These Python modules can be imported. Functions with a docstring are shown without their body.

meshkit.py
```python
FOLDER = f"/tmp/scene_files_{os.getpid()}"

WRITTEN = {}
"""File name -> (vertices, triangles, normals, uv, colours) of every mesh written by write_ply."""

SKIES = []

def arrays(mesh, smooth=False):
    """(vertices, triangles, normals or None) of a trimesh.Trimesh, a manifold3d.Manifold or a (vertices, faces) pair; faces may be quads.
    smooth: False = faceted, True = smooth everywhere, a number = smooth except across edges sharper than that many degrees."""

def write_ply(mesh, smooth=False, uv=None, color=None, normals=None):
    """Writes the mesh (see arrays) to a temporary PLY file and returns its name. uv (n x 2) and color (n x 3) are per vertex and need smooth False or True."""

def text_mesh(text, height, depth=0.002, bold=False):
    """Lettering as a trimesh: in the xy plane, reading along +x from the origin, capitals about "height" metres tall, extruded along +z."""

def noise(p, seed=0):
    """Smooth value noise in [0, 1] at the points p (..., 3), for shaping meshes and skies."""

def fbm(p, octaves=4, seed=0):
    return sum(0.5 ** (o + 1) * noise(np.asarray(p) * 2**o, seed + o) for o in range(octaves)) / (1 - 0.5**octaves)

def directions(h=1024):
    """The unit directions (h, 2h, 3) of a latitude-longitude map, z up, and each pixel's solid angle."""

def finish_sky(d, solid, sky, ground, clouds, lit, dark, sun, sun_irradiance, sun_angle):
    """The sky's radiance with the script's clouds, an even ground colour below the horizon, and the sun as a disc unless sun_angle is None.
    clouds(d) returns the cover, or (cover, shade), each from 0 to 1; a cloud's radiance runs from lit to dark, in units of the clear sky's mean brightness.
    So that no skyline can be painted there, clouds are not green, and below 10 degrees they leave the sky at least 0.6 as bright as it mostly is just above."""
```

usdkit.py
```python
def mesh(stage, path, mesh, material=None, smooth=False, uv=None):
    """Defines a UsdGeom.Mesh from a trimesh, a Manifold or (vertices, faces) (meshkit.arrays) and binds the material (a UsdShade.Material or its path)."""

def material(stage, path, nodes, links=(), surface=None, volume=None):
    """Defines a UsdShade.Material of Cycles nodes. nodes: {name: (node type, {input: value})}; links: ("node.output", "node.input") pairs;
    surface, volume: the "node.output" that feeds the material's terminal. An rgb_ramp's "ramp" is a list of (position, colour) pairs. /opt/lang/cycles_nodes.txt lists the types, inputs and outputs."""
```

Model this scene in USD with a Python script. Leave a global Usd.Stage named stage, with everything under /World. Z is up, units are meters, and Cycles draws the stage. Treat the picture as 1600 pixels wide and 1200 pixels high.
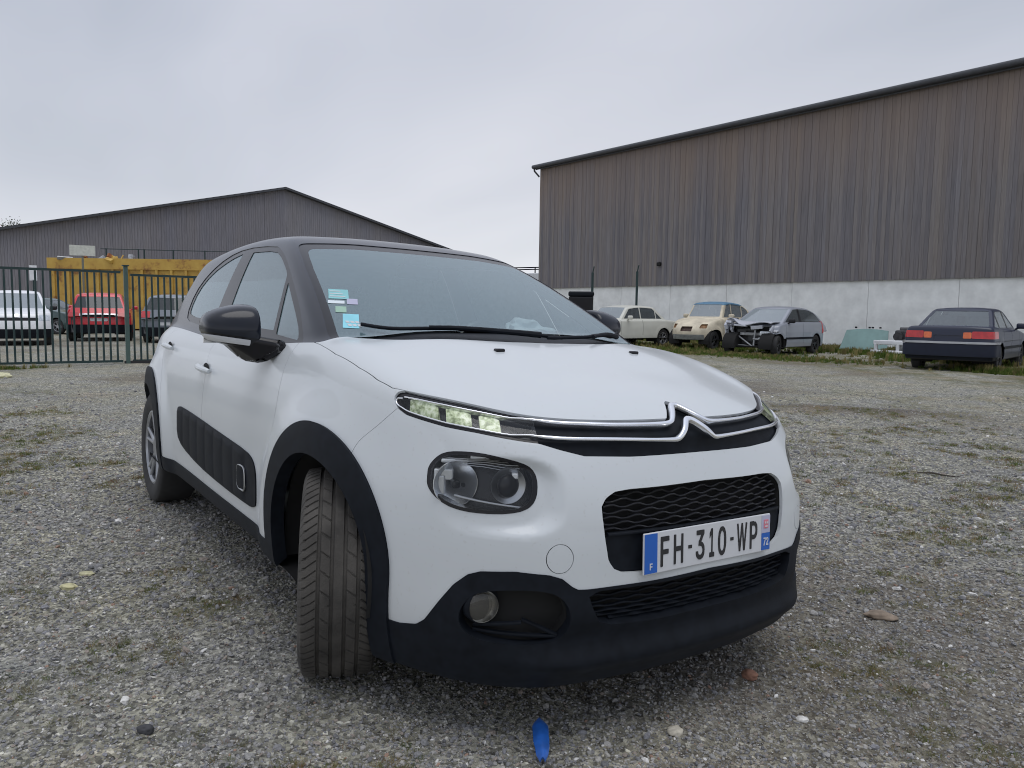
import math, json
import numpy as np, trimesh
from scipy.interpolate import CubicSpline
from pxr import Usd, UsdGeom, UsdLux, UsdShade, Gf, Sdf, Vt
import usdkit, meshkit

stage = Usd.Stage.CreateInMemory()
UsdGeom.SetStageUpAxis(stage, 'Z')
UsdGeom.SetStageMetersPerUnit(stage, 1.0)
UsdGeom.Xform.Define(stage, '/World')
UsdGeom.Scope.Define(stage, '/World/Looks')

# ------------------------------------------------------------------ camera, sky, light, exposure
EYE = np.array([2.27294, -1.65910, 1.11447])
YAW, PITCH, ROLL, FPX = 2.538299, -.091338, .01399587, 1215.9 / 1600
EXPOSURE = 0.0
SUN_EL, SUN_AZ = math.radians(76), math.radians(15)       # direction towards the veiled sun
fw = np.array([math.cos(YAW) * math.cos(PITCH), math.sin(YAW) * math.cos(PITCH), math.sin(PITCH)])
rt = np.cross(fw, [0, 0, 1]); rt /= np.linalg.norm(rt); up = np.cross(rt, fw)
rt, up = rt * math.cos(ROLL) + up * math.sin(ROLL), -rt * math.sin(ROLL) + up * math.cos(ROLL)
cam = UsdGeom.Camera.Define(stage, '/World/camera')
cm = np.eye(4); cm[0, :3], cm[1, :3], cm[2, :3], cm[3, :3] = rt, up, -fw, EYE
cam.AddTransformOp().Set(Gf.Matrix4d(cm.tolist()))
cam.CreateHorizontalApertureAttr(36.0); cam.CreateVerticalApertureAttr(27.0)
cam.CreateFocalLengthAttr(36.0 * FPX)
cam.CreateClippingRangeAttr(Gf.Vec2f(0.05, 5000))
cam.CreateExposureAttr(EXPOSURE)

sun = UsdLux.DistantLight.Define(stage, '/World/sun')
sun.CreateIntensityAttr(0.28); sun.CreateAngleAttr(40.0); sun.CreateNormalizeAttr(True)
sun.CreateColorAttr(Gf.Vec3f(1.0, .975, .94))
sd = np.array([math.cos(SUN_EL) * math.cos(SUN_AZ), math.cos(SUN_EL) * math.sin(SUN_AZ), math.sin(SUN_EL)])
zz = sd; xx = np.cross([0, 0, 1], zz); xx /= np.linalg.norm(xx); yy = np.cross(zz, xx)
sm = np.eye(4); sm[0, :3], sm[1, :3], sm[2, :3] = xx, yy, zz
sun.AddTransformOp().Set(Gf.Matrix4d(sm.tolist()))

sky_mat = usdkit.material(stage, '/World/Looks/sky', {
    'tc': ('texture_coordinate', {}),
    'sep': ('separate_xyz', {}),
    'zc': ('math', {'math_type': 'maximum', 'value2': 0.0}),
    'za': ('math', {'math_type': 'add', 'value2': 0.22}),
    'dx': ('math', {'math_type': 'divide'}),
    'dy': ('math', {'math_type': 'divide'}),
    'cv': ('combine_xyz', {'z': 0.0}),
    'mp': ('mapping', {'rotation': (0, 0, 0.55), 'scale': (0.55, 1.25, 1)}),
    'n1': ('noise_texture', {'scale': 0.95, 'detail': 4.0, 'roughness': 0.45, 'distortion': 0.25}),
    'n2': ('noise_texture', {'scale': 0.45, 'detail': 2.0, 'roughness': 0.4}),
    'r1': ('rgb_ramp', {'ramp': [(0.28, (4.45, 4.85, 5.65)), (0.5, (5.52, 5.82, 6.70)), (0.74, (6.75, 6.95, 7.75))]}),
    'r2': ('rgb_ramp', {'ramp': [(0.32, (.86, .89, .93)), (0.68, (1.08, 1.07, 1.05))]}),
    'cl': ('mix_color', {'blend_type': 'multiply', 'fac': 1.0, 'use_clamp': False}),
    'hz': ('rgb_ramp', {'ramp': [(0.0, (.95, .95, .95)), (0.06, (.72, .72, .72)), (0.14, (.34, .34, .34)), (0.30, (.08, .08, .08)), (0.5, (0, 0, 0))]}),
    'low': ('mix_color', {'blend_type': 'mix', 'b': (9.0, 9.1, 9.5), 'use_clamp': False}),
    'zen': ('map_range', {'from_min': .38, 'from_max': 1.0, 'to_min': 1.0, 'to_max': 1.6, 'clamp': True}),
    'zm': ('mix_color', {'blend_type': 'multiply', 'fac': 1.0, 'use_clamp': False}),
    'sky': ('sky_texture', {'sky_type': 'single_scattering', 'sun_disc': False, 'sun_elevation': SUN_EL, 'sun_rotation': math.atan2(sd[0], sd[1])}),
    'mix': ('mix_color', {'blend_type': 'mix', 'fac': 0.95, 'use_clamp': False}),
    'bg': ('background_shader', {'strength': 0.1}),
}, [('tc.generated', 'sep.vector'), ('sep.z', 'zc.value1'), ('zc.value', 'za.value1'), ('sep.x', 'dx.value1'), ('za.value', 'dx.value2'),
    ('sep.y', 'dy.value1'), ('za.value', 'dy.value2'), ('dx.value', 'cv.x'), ('dy.value', 'cv.y'), ('cv.vector', 'mp.vector'),
    ('mp.vector', 'n1.vector'), ('mp.vector', 'n2.vector'), ('n1.fac', 'r1.fac'), ('n2.fac', 'r2.fac'), ('r1.color', 'cl.a'), ('r2.color', 'cl.b'),
    ('zc.value', 'hz.fac'), ('hz.color', 'low.fac'), ('cl.result', 'low.a'), ('sky.color', 'mix.a'), ('zc.value', 'zen.value'), ('zen.result', 'zm.b'), ('low.result', 'zm.a'), ('zm.result', 'mix.b'), ('mix.result', 'bg.color')],
    surface='bg.background')
# 'low.fac' wants a float: the ramp's grey level is converted by Cycles
dome = UsdLux.DomeLight.Define(stage, '/World/sky')
UsdShade.MaterialBindingAPI.Apply(dome.GetPrim()).Bind(sky_mat)
dome.GetPrim().SetCustomDataByKey('kind', 'structure')

# ------------------------------------------------------------------ scene helpers
TAKEN = {}
def free_name(parent, name):
    k = (parent, name); n = TAKEN.get(k, -1) + 1; TAKEN[k] = n
    return name if n == 0 else f'{name}_{n:03d}'
def tag(prim, label=None, cat=None, group=None, kind=None):
    for k, v in (('label', label), ('category', cat), ('group', group), ('kind', kind)):
        if v: prim.SetCustomDataByKey(k, v)
def thing(name, label, cat, loc=(0, 0, 0), rz=0.0, group=None, kind=None):
    p = '/World/' + free_name('/World', name)
    x = UsdGeom.Xform.Define(stage, p)
    x.AddTranslateOp().Set(Gf.Vec3d(*map(float, loc)))
    if rz: x.AddRotateZOp().Set(float(rz))
    tag(x.GetPrim(), label, cat, group, kind)
    return p
def group_part(parent, name, loc=None, rz=0.0, label=None):
    p = parent + '/' + free_name(parent, name)
    x = UsdGeom.Xform.Define(stage, p)
    if loc is not None: x.AddTranslateOp().Set(Gf.Vec3d(*map(float, loc)))
    if rz: x.AddRotateZOp().Set(float(rz))
    tag(x.GetPrim(), label)
    return p
def part(parent, name, mesh, mat, smooth=30, label=None, kind=None, cat=None, group=None):
    p = parent + '/' + free_name(parent, name)
    if isinstance(mesh, (tuple, list)) and len(mesh) == 3:
        V, F, N = mesh
        m = UsdGeom.Mesh.Define(stage, p)
        m.CreatePointsAttr(Vt.Vec3fArray.FromNumpy(np.ascontiguousarray(V, np.float32)))
        m.CreateFaceVertexCountsAttr(Vt.IntArray.FromNumpy(np.full(len(F), 3, np.int32)))
        m.CreateFaceVertexIndicesAttr(Vt.IntArray.FromNumpy(np.ascontiguousarray(F, np.int32).ravel()))
        m.CreateSubdivisionSchemeAttr('none')
        m.CreateNormalsAttr(Vt.Vec3fArray.FromNumpy(np.ascontiguousarray(N, np.float32)))
        m.SetNormalsInterpolation('vertex')
        UsdShade.MaterialBindingAPI.Apply(m.GetPrim()).Bind(mat)
    else:
        m = usdkit.mesh(stage, p, mesh, mat, smooth=smooth)
    tag(m.GetPrim(), label, cat, group, kind)
    return p
def cat(ms):
    return trimesh.util.concatenate([m for m in ms])
def box(size, at=(0, 0, 0)):
    m = trimesh.creation.box(size); m.apply_translation(at); return m
def cyl(r, h, at=(0, 0, 0), axis='z', n=24, r2=None):
    m = trimesh.creation.cylinder(r, h, sections=n)
    if r2 is not None:
        t = (m.vertices[:, 2] > 0); m.vertices[t, :2] *= r2 / r
    if axis == 'x': m.apply_transform(trimesh.transformations.rotation_matrix(math.pi / 2, [0, 1, 0]))
    if axis == 'y': m.apply_transform(trimesh.transformations.rotation_matrix(-math.pi / 2, [1, 0, 0]))
    m.apply_translation(at); return m
def rbox(size, r, at=(0, 0, 0), rot=None, sub=2):
    s = trimesh.creation.icosphere(sub, r); h = np.maximum(np.array(size) / 2 - r, 1e-4)
    pts = np.vstack([s.vertices + h * np.array(c) for c in np.ndindex(2, 2, 2) for c in [np.array(c) * 2 - 1]])
    m = trimesh.Trimesh(pts).convex_hull
    if rot is not None: m.apply_transform(rot)
    m.apply_translation(at); return m
def rotm(a, ax): return trimesh.transformations.rotation_matrix(a, ax)
def hull(pts, rs, sub=2):
    V = []
    for p, r in zip(pts, np.broadcast_to(rs, len(pts))):
        V.append(trimesh.creation.icosphere(sub, r).vertices + np.array(p))
    return trimesh.Trimesh(np.vstack(V)).convex_hull
def tube(P, r, n=8, closed=False):
    """Round tube along the points."""
    P = np.asarray(P, float); m = len(P); r = np.broadcast_to(r, m)
    T = np.gradient(P, axis=0) if not closed else np.roll(P, -1, 0) - np.roll(P, 1, 0)
    T /= np.linalg.norm(T, axis=1, keepdims=True)
    ref = np.array([0, 0, 1.0]) if abs(T[:, 2]).mean() < .8 else np.array([1.0, 0, 0])
    A = np.cross(T, ref); A /= np.linalg.norm(A, axis=1, keepdims=True); B = np.cross(T, A)
    ang = np.arange(n) / n * 2 * np.pi
    V = (P[:, None] + r[:, None, None] * (np.cos(ang)[None, :, None] * A[:, None] + np.sin(ang)[None, :, None] * B[:, None])).reshape(-1, 3)
    F = []
    rows = m if closed else m - 1
    i, j = np.meshgrid(np.arange(rows), np.arange(n), indexing='ij')
    a = i * n + j; b = i * n + (j + 1) % n; i2 = (i + 1) % m; c = i2 * n + (j + 1) % n; d = i2 * n + j
    F = np.concatenate([np.stack([a, d, c], -1).reshape(-1, 3), np.stack([a, c, b], -1).reshape(-1, 3)])
    if not closed:
        c0, c1 = len(V), len(V) + 1
        V = np.vstack([V, P[:1], P[-1:]])
        k = np.arange(n)
        F = np.vstack([F, np.stack([np.full(n, c0), k, (k + 1) % n], 1), np.stack([np.full(n, c1), (m - 1) * n + (k + 1) % n, (m - 1) * n + k], 1)])
    t = trimesh.Trimesh(V, F, process=False)
    return t
def extrude(poly, d, plane='xz', at=0.0):
    """A polygon given in a plane, extruded by d along the third axis, centred on `at`."""
    from shapely.geometry import Polygon
    m = trimesh.creation.extrude_polygon(Polygon(poly), d, engine='earcut'); v = m.vertices.copy(); v[:, 2] += at - d / 2
    if plane == 'xz': m.vertices = np.stack([v[:, 0], v[:, 2], v[:, 1]], 1); m.invert()
    elif plane == 'yz': m.vertices = np.stack([v[:, 2], v[:, 0], v[:, 1]], 1)
    else: m.vertices = v
    m.fix_normals()
    return m

# ------------------------------------------------------------------ materials
def M(name): return '/World/Looks/' + name
def plain(name, col, rough=.5, metal=0.0, coat=0.0, var=.12, scale=9.0, bump=0.0, spec=.5, bscale=None, coat_rough=.05, emit=None):
    """A principled surface whose colour wanders a little with a noise in object space."""
    c = np.array(col, float)
    nodes = {'tc': ('texture_coordinate', {}),
             'n': ('noise_texture', {'scale': scale, 'detail': 5.0, 'roughness': .6}),
             'r': ('rgb_ramp', {'ramp': [(.3, tuple(c * (1 - var))), (.7, tuple(np.minimum(c * (1 + var), .95)))]}),
             'p': ('principled_bsdf', {'roughness': rough, 'metallic': metal, 'coat_weight': coat, 'coat_roughness': coat_rough, 'specular_ior_level': spec})}
    if emit: nodes['p'][1].update(emission_color=emit[0], emission_strength=emit[1])
    links = [('tc.object', 'n.vector'), ('n.fac', 'r.fac'), ('r.color', 'p.base_color')]
    if bump:
        nodes['bn'] = ('noise_texture', {'scale': bscale or scale * 6, 'detail': 4.0, 'roughness': .6})
        nodes['b'] = ('bump', {'strength': bump, 'distance': .01})
        links += [('tc.object', 'bn.vector'), ('bn.fac', 'b.height'), ('b.normal', 'p.normal')]
    return usdkit.material(stage, M(name), nodes, links, surface='p.BSDF')
def dirty_paint(name, col, dirt=(.30, .27, .22), amount=.35, rough=.22, low=0.55):
    """Car paint under a clear coat, with road film that gathers low on the body and in specks."""
    nodes = {'g': ('texture_coordinate', {}), 's': ('separate_xyz', {}),
             'n': ('noise_texture', {'scale': 5.0, 'detail': 7.0, 'roughness': .62}),
             'sp': ('noise_texture', {'scale': 90.0, 'detail': 2.0, 'roughness': .5}),
             'spr': ('rgb_ramp', {'ramp': [(.64, (0, 0, 0)), (.72, (.8, .8, .8))]}),
             'h': ('map_range', {'from_min': low, 'from_max': .15, 'to_min': 0.0, 'to_max': 1.0, 'clamp': True}),
             'k': ('math', {'math_type': 'multiply'}),
             'k2': ('math', {'math_type': 'multiply', 'value2': amount}),
             'k3': ('math', {'math_type': 'multiply_add', 'value2': .18}),
             'base': ('mix_color', {'a': col, 'b': dirt}),
             'rg': ('math', {'math_type': 'multiply_add', 'value2': .5, 'value3': rough}),
             'p': ('principled_bsdf', {'coat_weight': .35, 'coat_roughness': .08, 'specular_ior_level': .2})}
    links = [('g.object', 's.vector'), ('g.object', 'n.vector'), ('g.object', 'sp.vector'), ('s.z', 'h.value'), ('sp.fac', 'spr.fac'),
             ('h.result', 'k.value1'), ('n.fac', 'k.value2'), ('k.value', 'k2.value1'), ('spr.color', 'k3.value1'), ('k2.value', 'k3.value3'),
             ('k3.value', 'base.fac'), ('base.result', 'p.base_color'), ('k3.value', 'rg.value1'), ('rg.value', 'p.roughness')]
    return usdkit.material(stage, M(name), nodes, links, surface='p.BSDF')
def pane(name, tint=(.72, .80, .79), dust=.06, dust_col=(.42, .47, .49), ior=1.5):
    return usdkit.material(stage, M(name), {
        't': ('transparent_bsdf', {'color': tint}), 'g': ('glossy_bsdf', {'color': (.95, .97, 1), 'roughness': .02}),
        'f': ('fresnel', {'IOR': ior}), 'm': ('mix_closure', {}), 'd': ('diffuse_bsdf', {'color': dust_col}), 'o': ('mix_closure', {'fac': dust})},
        [('f.fac', 'm.fac'), ('t.BSDF', 'm.closure1'), ('g.BSDF', 'm.closure2'), ('m.closure', 'o.closure1'), ('d.BSDF', 'o.closure2')], surface='o.closure')
WHITE = dirty_paint('white_paint', (.55, .578, .595), amount=.50)
BLACKROOF = plain('black_pearl_paint', (.009, .011, .017), rough=.22, coat=.25, var=.1, coat_rough=.05, spec=.25)
PLASTIC = plain('black_plastic', (.0075, .0095, .0135), rough=.55, var=.3, scale=25, bump=.10, bscale=900, spec=.13)
GLOSSBLK = plain('gloss_black', (.008, .008, .010), rough=.25, coat=.1, spec=.3)
RUBBER = plain('rubber', (.020, .020, .021), rough=.75, var=.3, scale=30)
TREAD = plain('tyre_tread', (.050, .046, .041), rough=.85, var=.55, scale=8, bump=.25, bscale=220)
LINER = plain('wheel_liner', (.010, .010, .010), rough=.9)
SEAM = plain('panel_seam', (.006, .006, .006), rough=.9)
CHROME = plain('chrome', (.86, .87, .90), rough=.20, metal=1.0, var=.03)
SATIN = plain('satin_silver', (.42, .43, .45), rough=.32, metal=1.0, var=.08)
RIMMAT = plain('rim_silver', (.33, .34, .36), rough=.35, metal=.8, var=.2, scale=20)
DARKRIM = plain('rim_dark', (.03, .03, .033), rough=.4, metal=.4)
WINDSCREEN = pane('windscreen_glass', (.80, .88, .87), dust=.13, dust_col=(.34, .52, .57), ior=2.0)
SIDEGLASS = pane('side_glass', (.55, .66, .66), dust=.15, dust_col=(.42, .58, .62), ior=2.15)
LENS = pane('lamp_lens', (.95, .96, .96), dust=.004, ior=1.36)
OLDGLASS = pane('background_glass', (.40, .47, .47), dust=.10)
CABIN = plain('cabin_plastic', (.085, .09, .095), rough=.7, var=.25)
SEATFAB = plain('seat_fabric', (.27, .275, .285), rough=.95, var=.3, scale=40)
HEADLINE = plain('head_lining', (.33, .33, .32), rough=.95)
HLDARK = plain('headlamp_housing', (.008, .009, .011), rough=.32, var=.2, spec=.4)
REFLECT = plain('reflector', (.85, .87, .90), rough=.22, metal=1.0, var=.05)
LEDGREEN = usdkit.material(stage, M('led_block'), {'tc': ('texture_coordinate', {}), 'n': ('noise_texture', {'scale': 70.0, 'detail': 2.0}),
    'r': ('rgb_ramp', {'ramp': [(.36, (.26, .31, .15)), (.50, (.62, .70, .42)), (.64, (.90, .94, .74))]}),
    'p': ('principled_bsdf', {'roughness': .18, 'specular_ior_level': .6})}, [('tc.object', 'n.vector'), ('n.fac', 'r.fac'), ('r.color', 'p.base_color')], surface='p.BSDF')
PLATEW = plain('plate_white', (.56, .57, .59), rough=.35, var=.04)
PLATEB = plain('plate_blue', (.012, .10, .42), rough=.35, var=.05)
PLATEK = plain('plate_letters', (.012, .012, .014), rough=.5)
PLATER = plain('plate_red', (.62, .20, .26), rough=.4)
STICK_T = plain('sticker_teal', (.22, .50, .52), rough=.6, var=.1)
STICK_B = plain('sticker_blue', (.25, .62, .72), rough=.6, var=.1)
STICK_W = plain('sticker_white', (.62, .68, .72), rough=.6, var=.1)
STICK_P = plain('sticker_lilac', (.42, .42, .55), rough=.6, var=.1)
STICK_G = plain('sticker_green', (.30, .46, .36), rough=.6, var=.1)

# ------------------------------------------------------------------ implicit shells: net, cut, skirt
def sp(*pts):
    p = np.array(pts, float); s = CubicSpline(p[:, 0], p[:, 1], bc_type='natural'); lo, hi = p[0, 0], p[-1, 0]
    d0, d1 = float(s(lo, 1)), float(s(hi, 1))
    def f(x):
        xc = np.clip(x, lo, hi); return s(xc) + (x - xc) * np.where(x < lo, d0, d1)
    return f
def smax(a, b, k):
    h = np.maximum(k - np.abs(a - b), 0) / k
    return np.maximum(a, b) + h * h * h * k / 6
def smin(a, b, k): return -smax(-a, -b, k)
def sstep(t):
    t = np.clip(t, 0, 1); return t * t * t * (t * (6 * t - 15) + 10)
def grad(F, P, h=1e-3):
    out = np.empty_like(P)
    for i in range(3):
        e = np.zeros(3); e[i] = h
        out[:, i] = (F(P + e) - F(P - e)) / (2 * h)
    return out
def newton(F, P, n=3):
    for _ in range(n):
        g = grad(F, P); q = (g * g).sum(1)
        P = P - (np.clip(F(P), -.03, .03) / np.maximum(q, .05))[:, None] * g
    return P
def net(F, lo, hi, h):
    """Surface net of F = 0 (inside negative)."""
    lo, hi = np.array(lo, float), np.array(hi, float)
    n = np.ceil((hi - lo) / h).astype(int) + 1
    ax = [lo[i] + h * np.arange(n[i]) for i in range(3)]
    G = np.stack(np.meshgrid(*ax, indexing='ij'), -1)
    val = F(G.reshape(-1, 3)).reshape(n)
    ins = val < 0
    cells = tuple(n - 1); acc = np.zeros(cells + (3,)); cnt = np.zeros(cells)
    for k in range(3):
        o = [i for i in range(3) if i != k]
        sl0 = [slice(None)] * 3; sl1 = [slice(None)] * 3; sl0[k] = slice(0, -1); sl1[k] = slice(1, None)
        a, b = val[tuple(sl0)], val[tuple(sl1)]; ch = (a < 0) != (b < 0)
        t = np.where(ch, a / np.where(a == b, 1, a - b), 0)
        p = G[tuple(sl0)].copy(); p[..., k] += t * h
        for u in (0, 1):
            for v in (0, 1):
                s = [slice(None)] * 3
                s[o[0]] = slice(u, u + cells[o[0]]); s[o[1]] = slice(v, v + cells[o[1]])
                c = ch[tuple(s)]; acc += p[tuple(s)] * c[..., None]; cnt += c
    act = cnt > 0
    idx = -np.ones(cells, int); idx[act] = np.arange(act.sum())
    V = acc[act] / cnt[act][:, None]
    Fs = []
    for k in range(3):
        o = [(k + 1) % 3, (k + 2) % 3]
        sl0 = [slice(1, -1)] * 3; sl1 = [slice(1, -1)] * 3; sl0[k] = slice(0, -1); sl1[k] = slice(1, None)
        a, b = ins[tuple(sl0)], ins[tuple(sl1)]
        I = np.argwhere(a != b); flip = a[a != b]
        if not len(I): continue
        I[:, o[0]] += 1; I[:, o[1]] += 1
        q = []
        for du, dv in ((-1, -1), (0, -1), (0, 0), (-1, 0)):
            J = I.copy(); J[:, o[0]] += du; J[:, o[1]] += dv; q.append(idx[J[:, 0], J[:, 1], J[:, 2]])
        q = np.stack(q, 1); q[~flip] = q[~flip][:, ::-1]
        Fs += [q[:, [0, 1, 2]], q[:, [0, 2, 3]]]
    T = np.vstack(Fs)
    return newton(F, V), T
def subdivide(F, V, T):
    E = np.sort(np.vstack([T[:, [0, 1]], T[:, [1, 2]], T[:, [2, 0]]]), 1)
    u, inv = np.unique(E, axis=0, return_inverse=True); inv = inv.reshape(-1)
    m = len(T); mid = newton(F, (V[u[:, 0]] + V[u[:, 1]]) / 2, 2); n = len(V)
    ab, bc, ca = inv[:m] + n, inv[m:2 * m] + n, inv[2 * m:] + n
    return np.vstack([V, mid]), np.vstack([np.stack(x, 1) for x in ((T[:, 0], ab, ca), (ab, T[:, 1], bc), (ca, bc, T[:, 2]), (ab, bc, ca))])
def compact(V, T):
    used = np.unique(T); mp = np.zeros(len(V), int); mp[used] = np.arange(len(used))
    return V[used], mp[T]
def cut(Ms, val):
    """Splits the triangles at val = 0: (where val < 0, where val > 0)."""
    V, T = Ms
    if len(T) == 0: return Ms, Ms
    s = val(V) if callable(val) else val
    s = np.where(np.abs(s) < 1e-6, 1e-6, s)
    pos = s > 0; k = pos[T].sum(1)
    A, B = [T[k == 0]], [T[k == 3]]
    mixed = T[(k == 1) | (k == 2)]
    if len(mixed):
        km = pos[mixed].sum(1)
        lone_pos = km == 1
        lone = np.where(lone_pos[:, None], pos[mixed], ~pos[mixed]).argmax(1); r = np.arange(len(mixed))
        a, b, c = mixed[r, lone], mixed[r, (lone + 1) % 3], mixed[r, (lone + 2) % 3]
        E = np.sort(np.vstack([np.stack([a, b], 1), np.stack([a, c], 1)]), 1)
        u, inv = np.unique(E, axis=0, return_inverse=True); inv = inv.reshape(-1)
        t = s[u[:, 0]] / (s[u[:, 0]] - s[u[:, 1]])
        new = V[u[:, 0]] + t[:, None] * (V[u[:, 1]] - V[u[:, 0]])
        n = len(V); V = np.vstack([V, new]); m = len(mixed)
        ab, ac = inv[:m] + n, inv[m:] + n
        tri = np.stack([a, ab, ac], 1); q1 = np.stack([ab, b, c], 1); q2 = np.stack([ab, c, ac], 1)
        B += [tri[lone_pos], q1[~lone_pos], q2[~lone_pos]]; A += [tri[~lone_pos], q1[lone_pos], q2[lone_pos]]
    return compact(V, np.vstack(A)), compact(V, np.vstack(B))
def poly_sd(Q, P):
    """Signed distance (inside negative) of the 2-D points P to the closed polygon Q."""
    Q = np.asarray(Q, float); d = np.full(len(P), 1e9); c = np.zeros(len(P), bool)
    for i in range(len(Q)):
        a, b = Q[i], Q[(i + 1) % len(Q)]; e = b - a; w = P - a
        t = np.clip((w @ e) / max(e @ e, 1e-12), 0, 1); dd = w - t[:, None] * e
        d = np.minimum(d, (dd * dd).sum(1))
        cond = (a[1] > P[:, 1]) != (b[1] > P[:, 1])
        if cond.any():
            xi = a[0] + (P[:, 1] - a[1]) * e[0] / np.where(e[1] == 0, 1e-12, e[1]); c ^= cond & (P[:, 0] < xi)
    d = np.sqrt(d)
    return np.where(c, -d, d)
def chaikin(Q, n=2, closed=True):
    Q = np.asarray(Q, float)
    for _ in range(n):
        if closed: R = np.roll(Q, -1, 0); Q = np.stack([.75 * Q + .25 * R, .25 * Q + .75 * R], 1).reshape(-1, 2)
        else: Q = np.vstack([Q[:1], np.stack([.75 * Q[:-1] + .25 * Q[1:], .25 * Q[:-1] + .75 * Q[1:]], 1).reshape(-1, 2), Q[-1:]])
    return Q
def shell(F, Ms, off=0.0, skirt=.010, disp=None, seam_free=True, thick=False):
    """Panel from a cut piece of F's surface: pushed out by off (or off + disp(V)), its edges folded in by skirt. (V, T, N)"""
    V, T = Ms
    g = grad(F, V); N = g / np.maximum(np.linalg.norm(g, axis=1, keepdims=True), 1e-9)
    o = np.full(len(V), off) + (disp(V) if disp is not None else 0)
    W = V + N * o[:, None]
    N2 = N
    if disp is not None:
        fn = np.cross(W[T[:, 1]] - W[T[:, 0]], W[T[:, 2]] - W[T[:, 0]]); N2 = np.zeros_like(W)
        for k in range(3): np.add.at(N2, T[:, k], fn)
        N2 /= np.maximum(np.linalg.norm(N2, axis=1, keepdims=True), 1e-12)
    outV, outT, outN = [W], [T], [N2]
    if skirt:
        E = np.vstack([T[:, [0, 1]], T[:, [1, 2]], T[:, [2, 0]]]); Es = np.sort(E, 1)
        _, first, cnt = np.unique(Es, axis=0, return_index=True, return_counts=True)
        B = E[first[cnt == 1]]
        if seam_free: B = B[~((np.abs(V[B[:, 0], 1]) < 2e-5) & (np.abs(V[B[:, 1], 1]) < 2e-5))]
        if len(B):
            a, b = W[B[:, 0]], W[B[:, 1]]; ai, bi = a - N[B[:, 0]] * skirt, b - N[B[:, 1]] * skirt
            nn = np.cross(a - b, bi - b)
            acc = np.zeros_like(W)
            for e_ in (0, 1): np.add.at(acc, B[:, e_], nn)
            acc /= np.maximum(np.linalg.norm(acc, axis=1, keepdims=True), 1e-12); na, nb = acc[B[:, 0]], acc[B[:, 1]]
            n = len(B); k = np.arange(n) + len(W)
            outV += [b, a, ai, bi]; outN += [nb, na, na, nb]
            outT += [np.stack([k, k + n, k + 2 * n], 1), np.stack([k, k + 2 * n, k + 3 * n], 1)]
    return np.vstack(outV), np.vstack(outT), np.vstack(outN)
def flip_y(m):
    V, T, N = m; s = np.array([1, -1, 1.0]); return V * s, T[:, ::-1], N * s
def both(m):
    a, b = m, flip_y(m)
    return np.vstack([a[0], b[0]]), np.vstack([a[1], b[1] + len(a[0])]), np.vstack([a[2], b[2]])
def join3(ms):
    n = 0; V, T, N = [], [], []
    for v, t, nn in ms: V.append(v); T.append(t + n); N.append(nn); n += len(v)
    return np.vstack(V), np.vstack(T), np.vstack(N)
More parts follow.
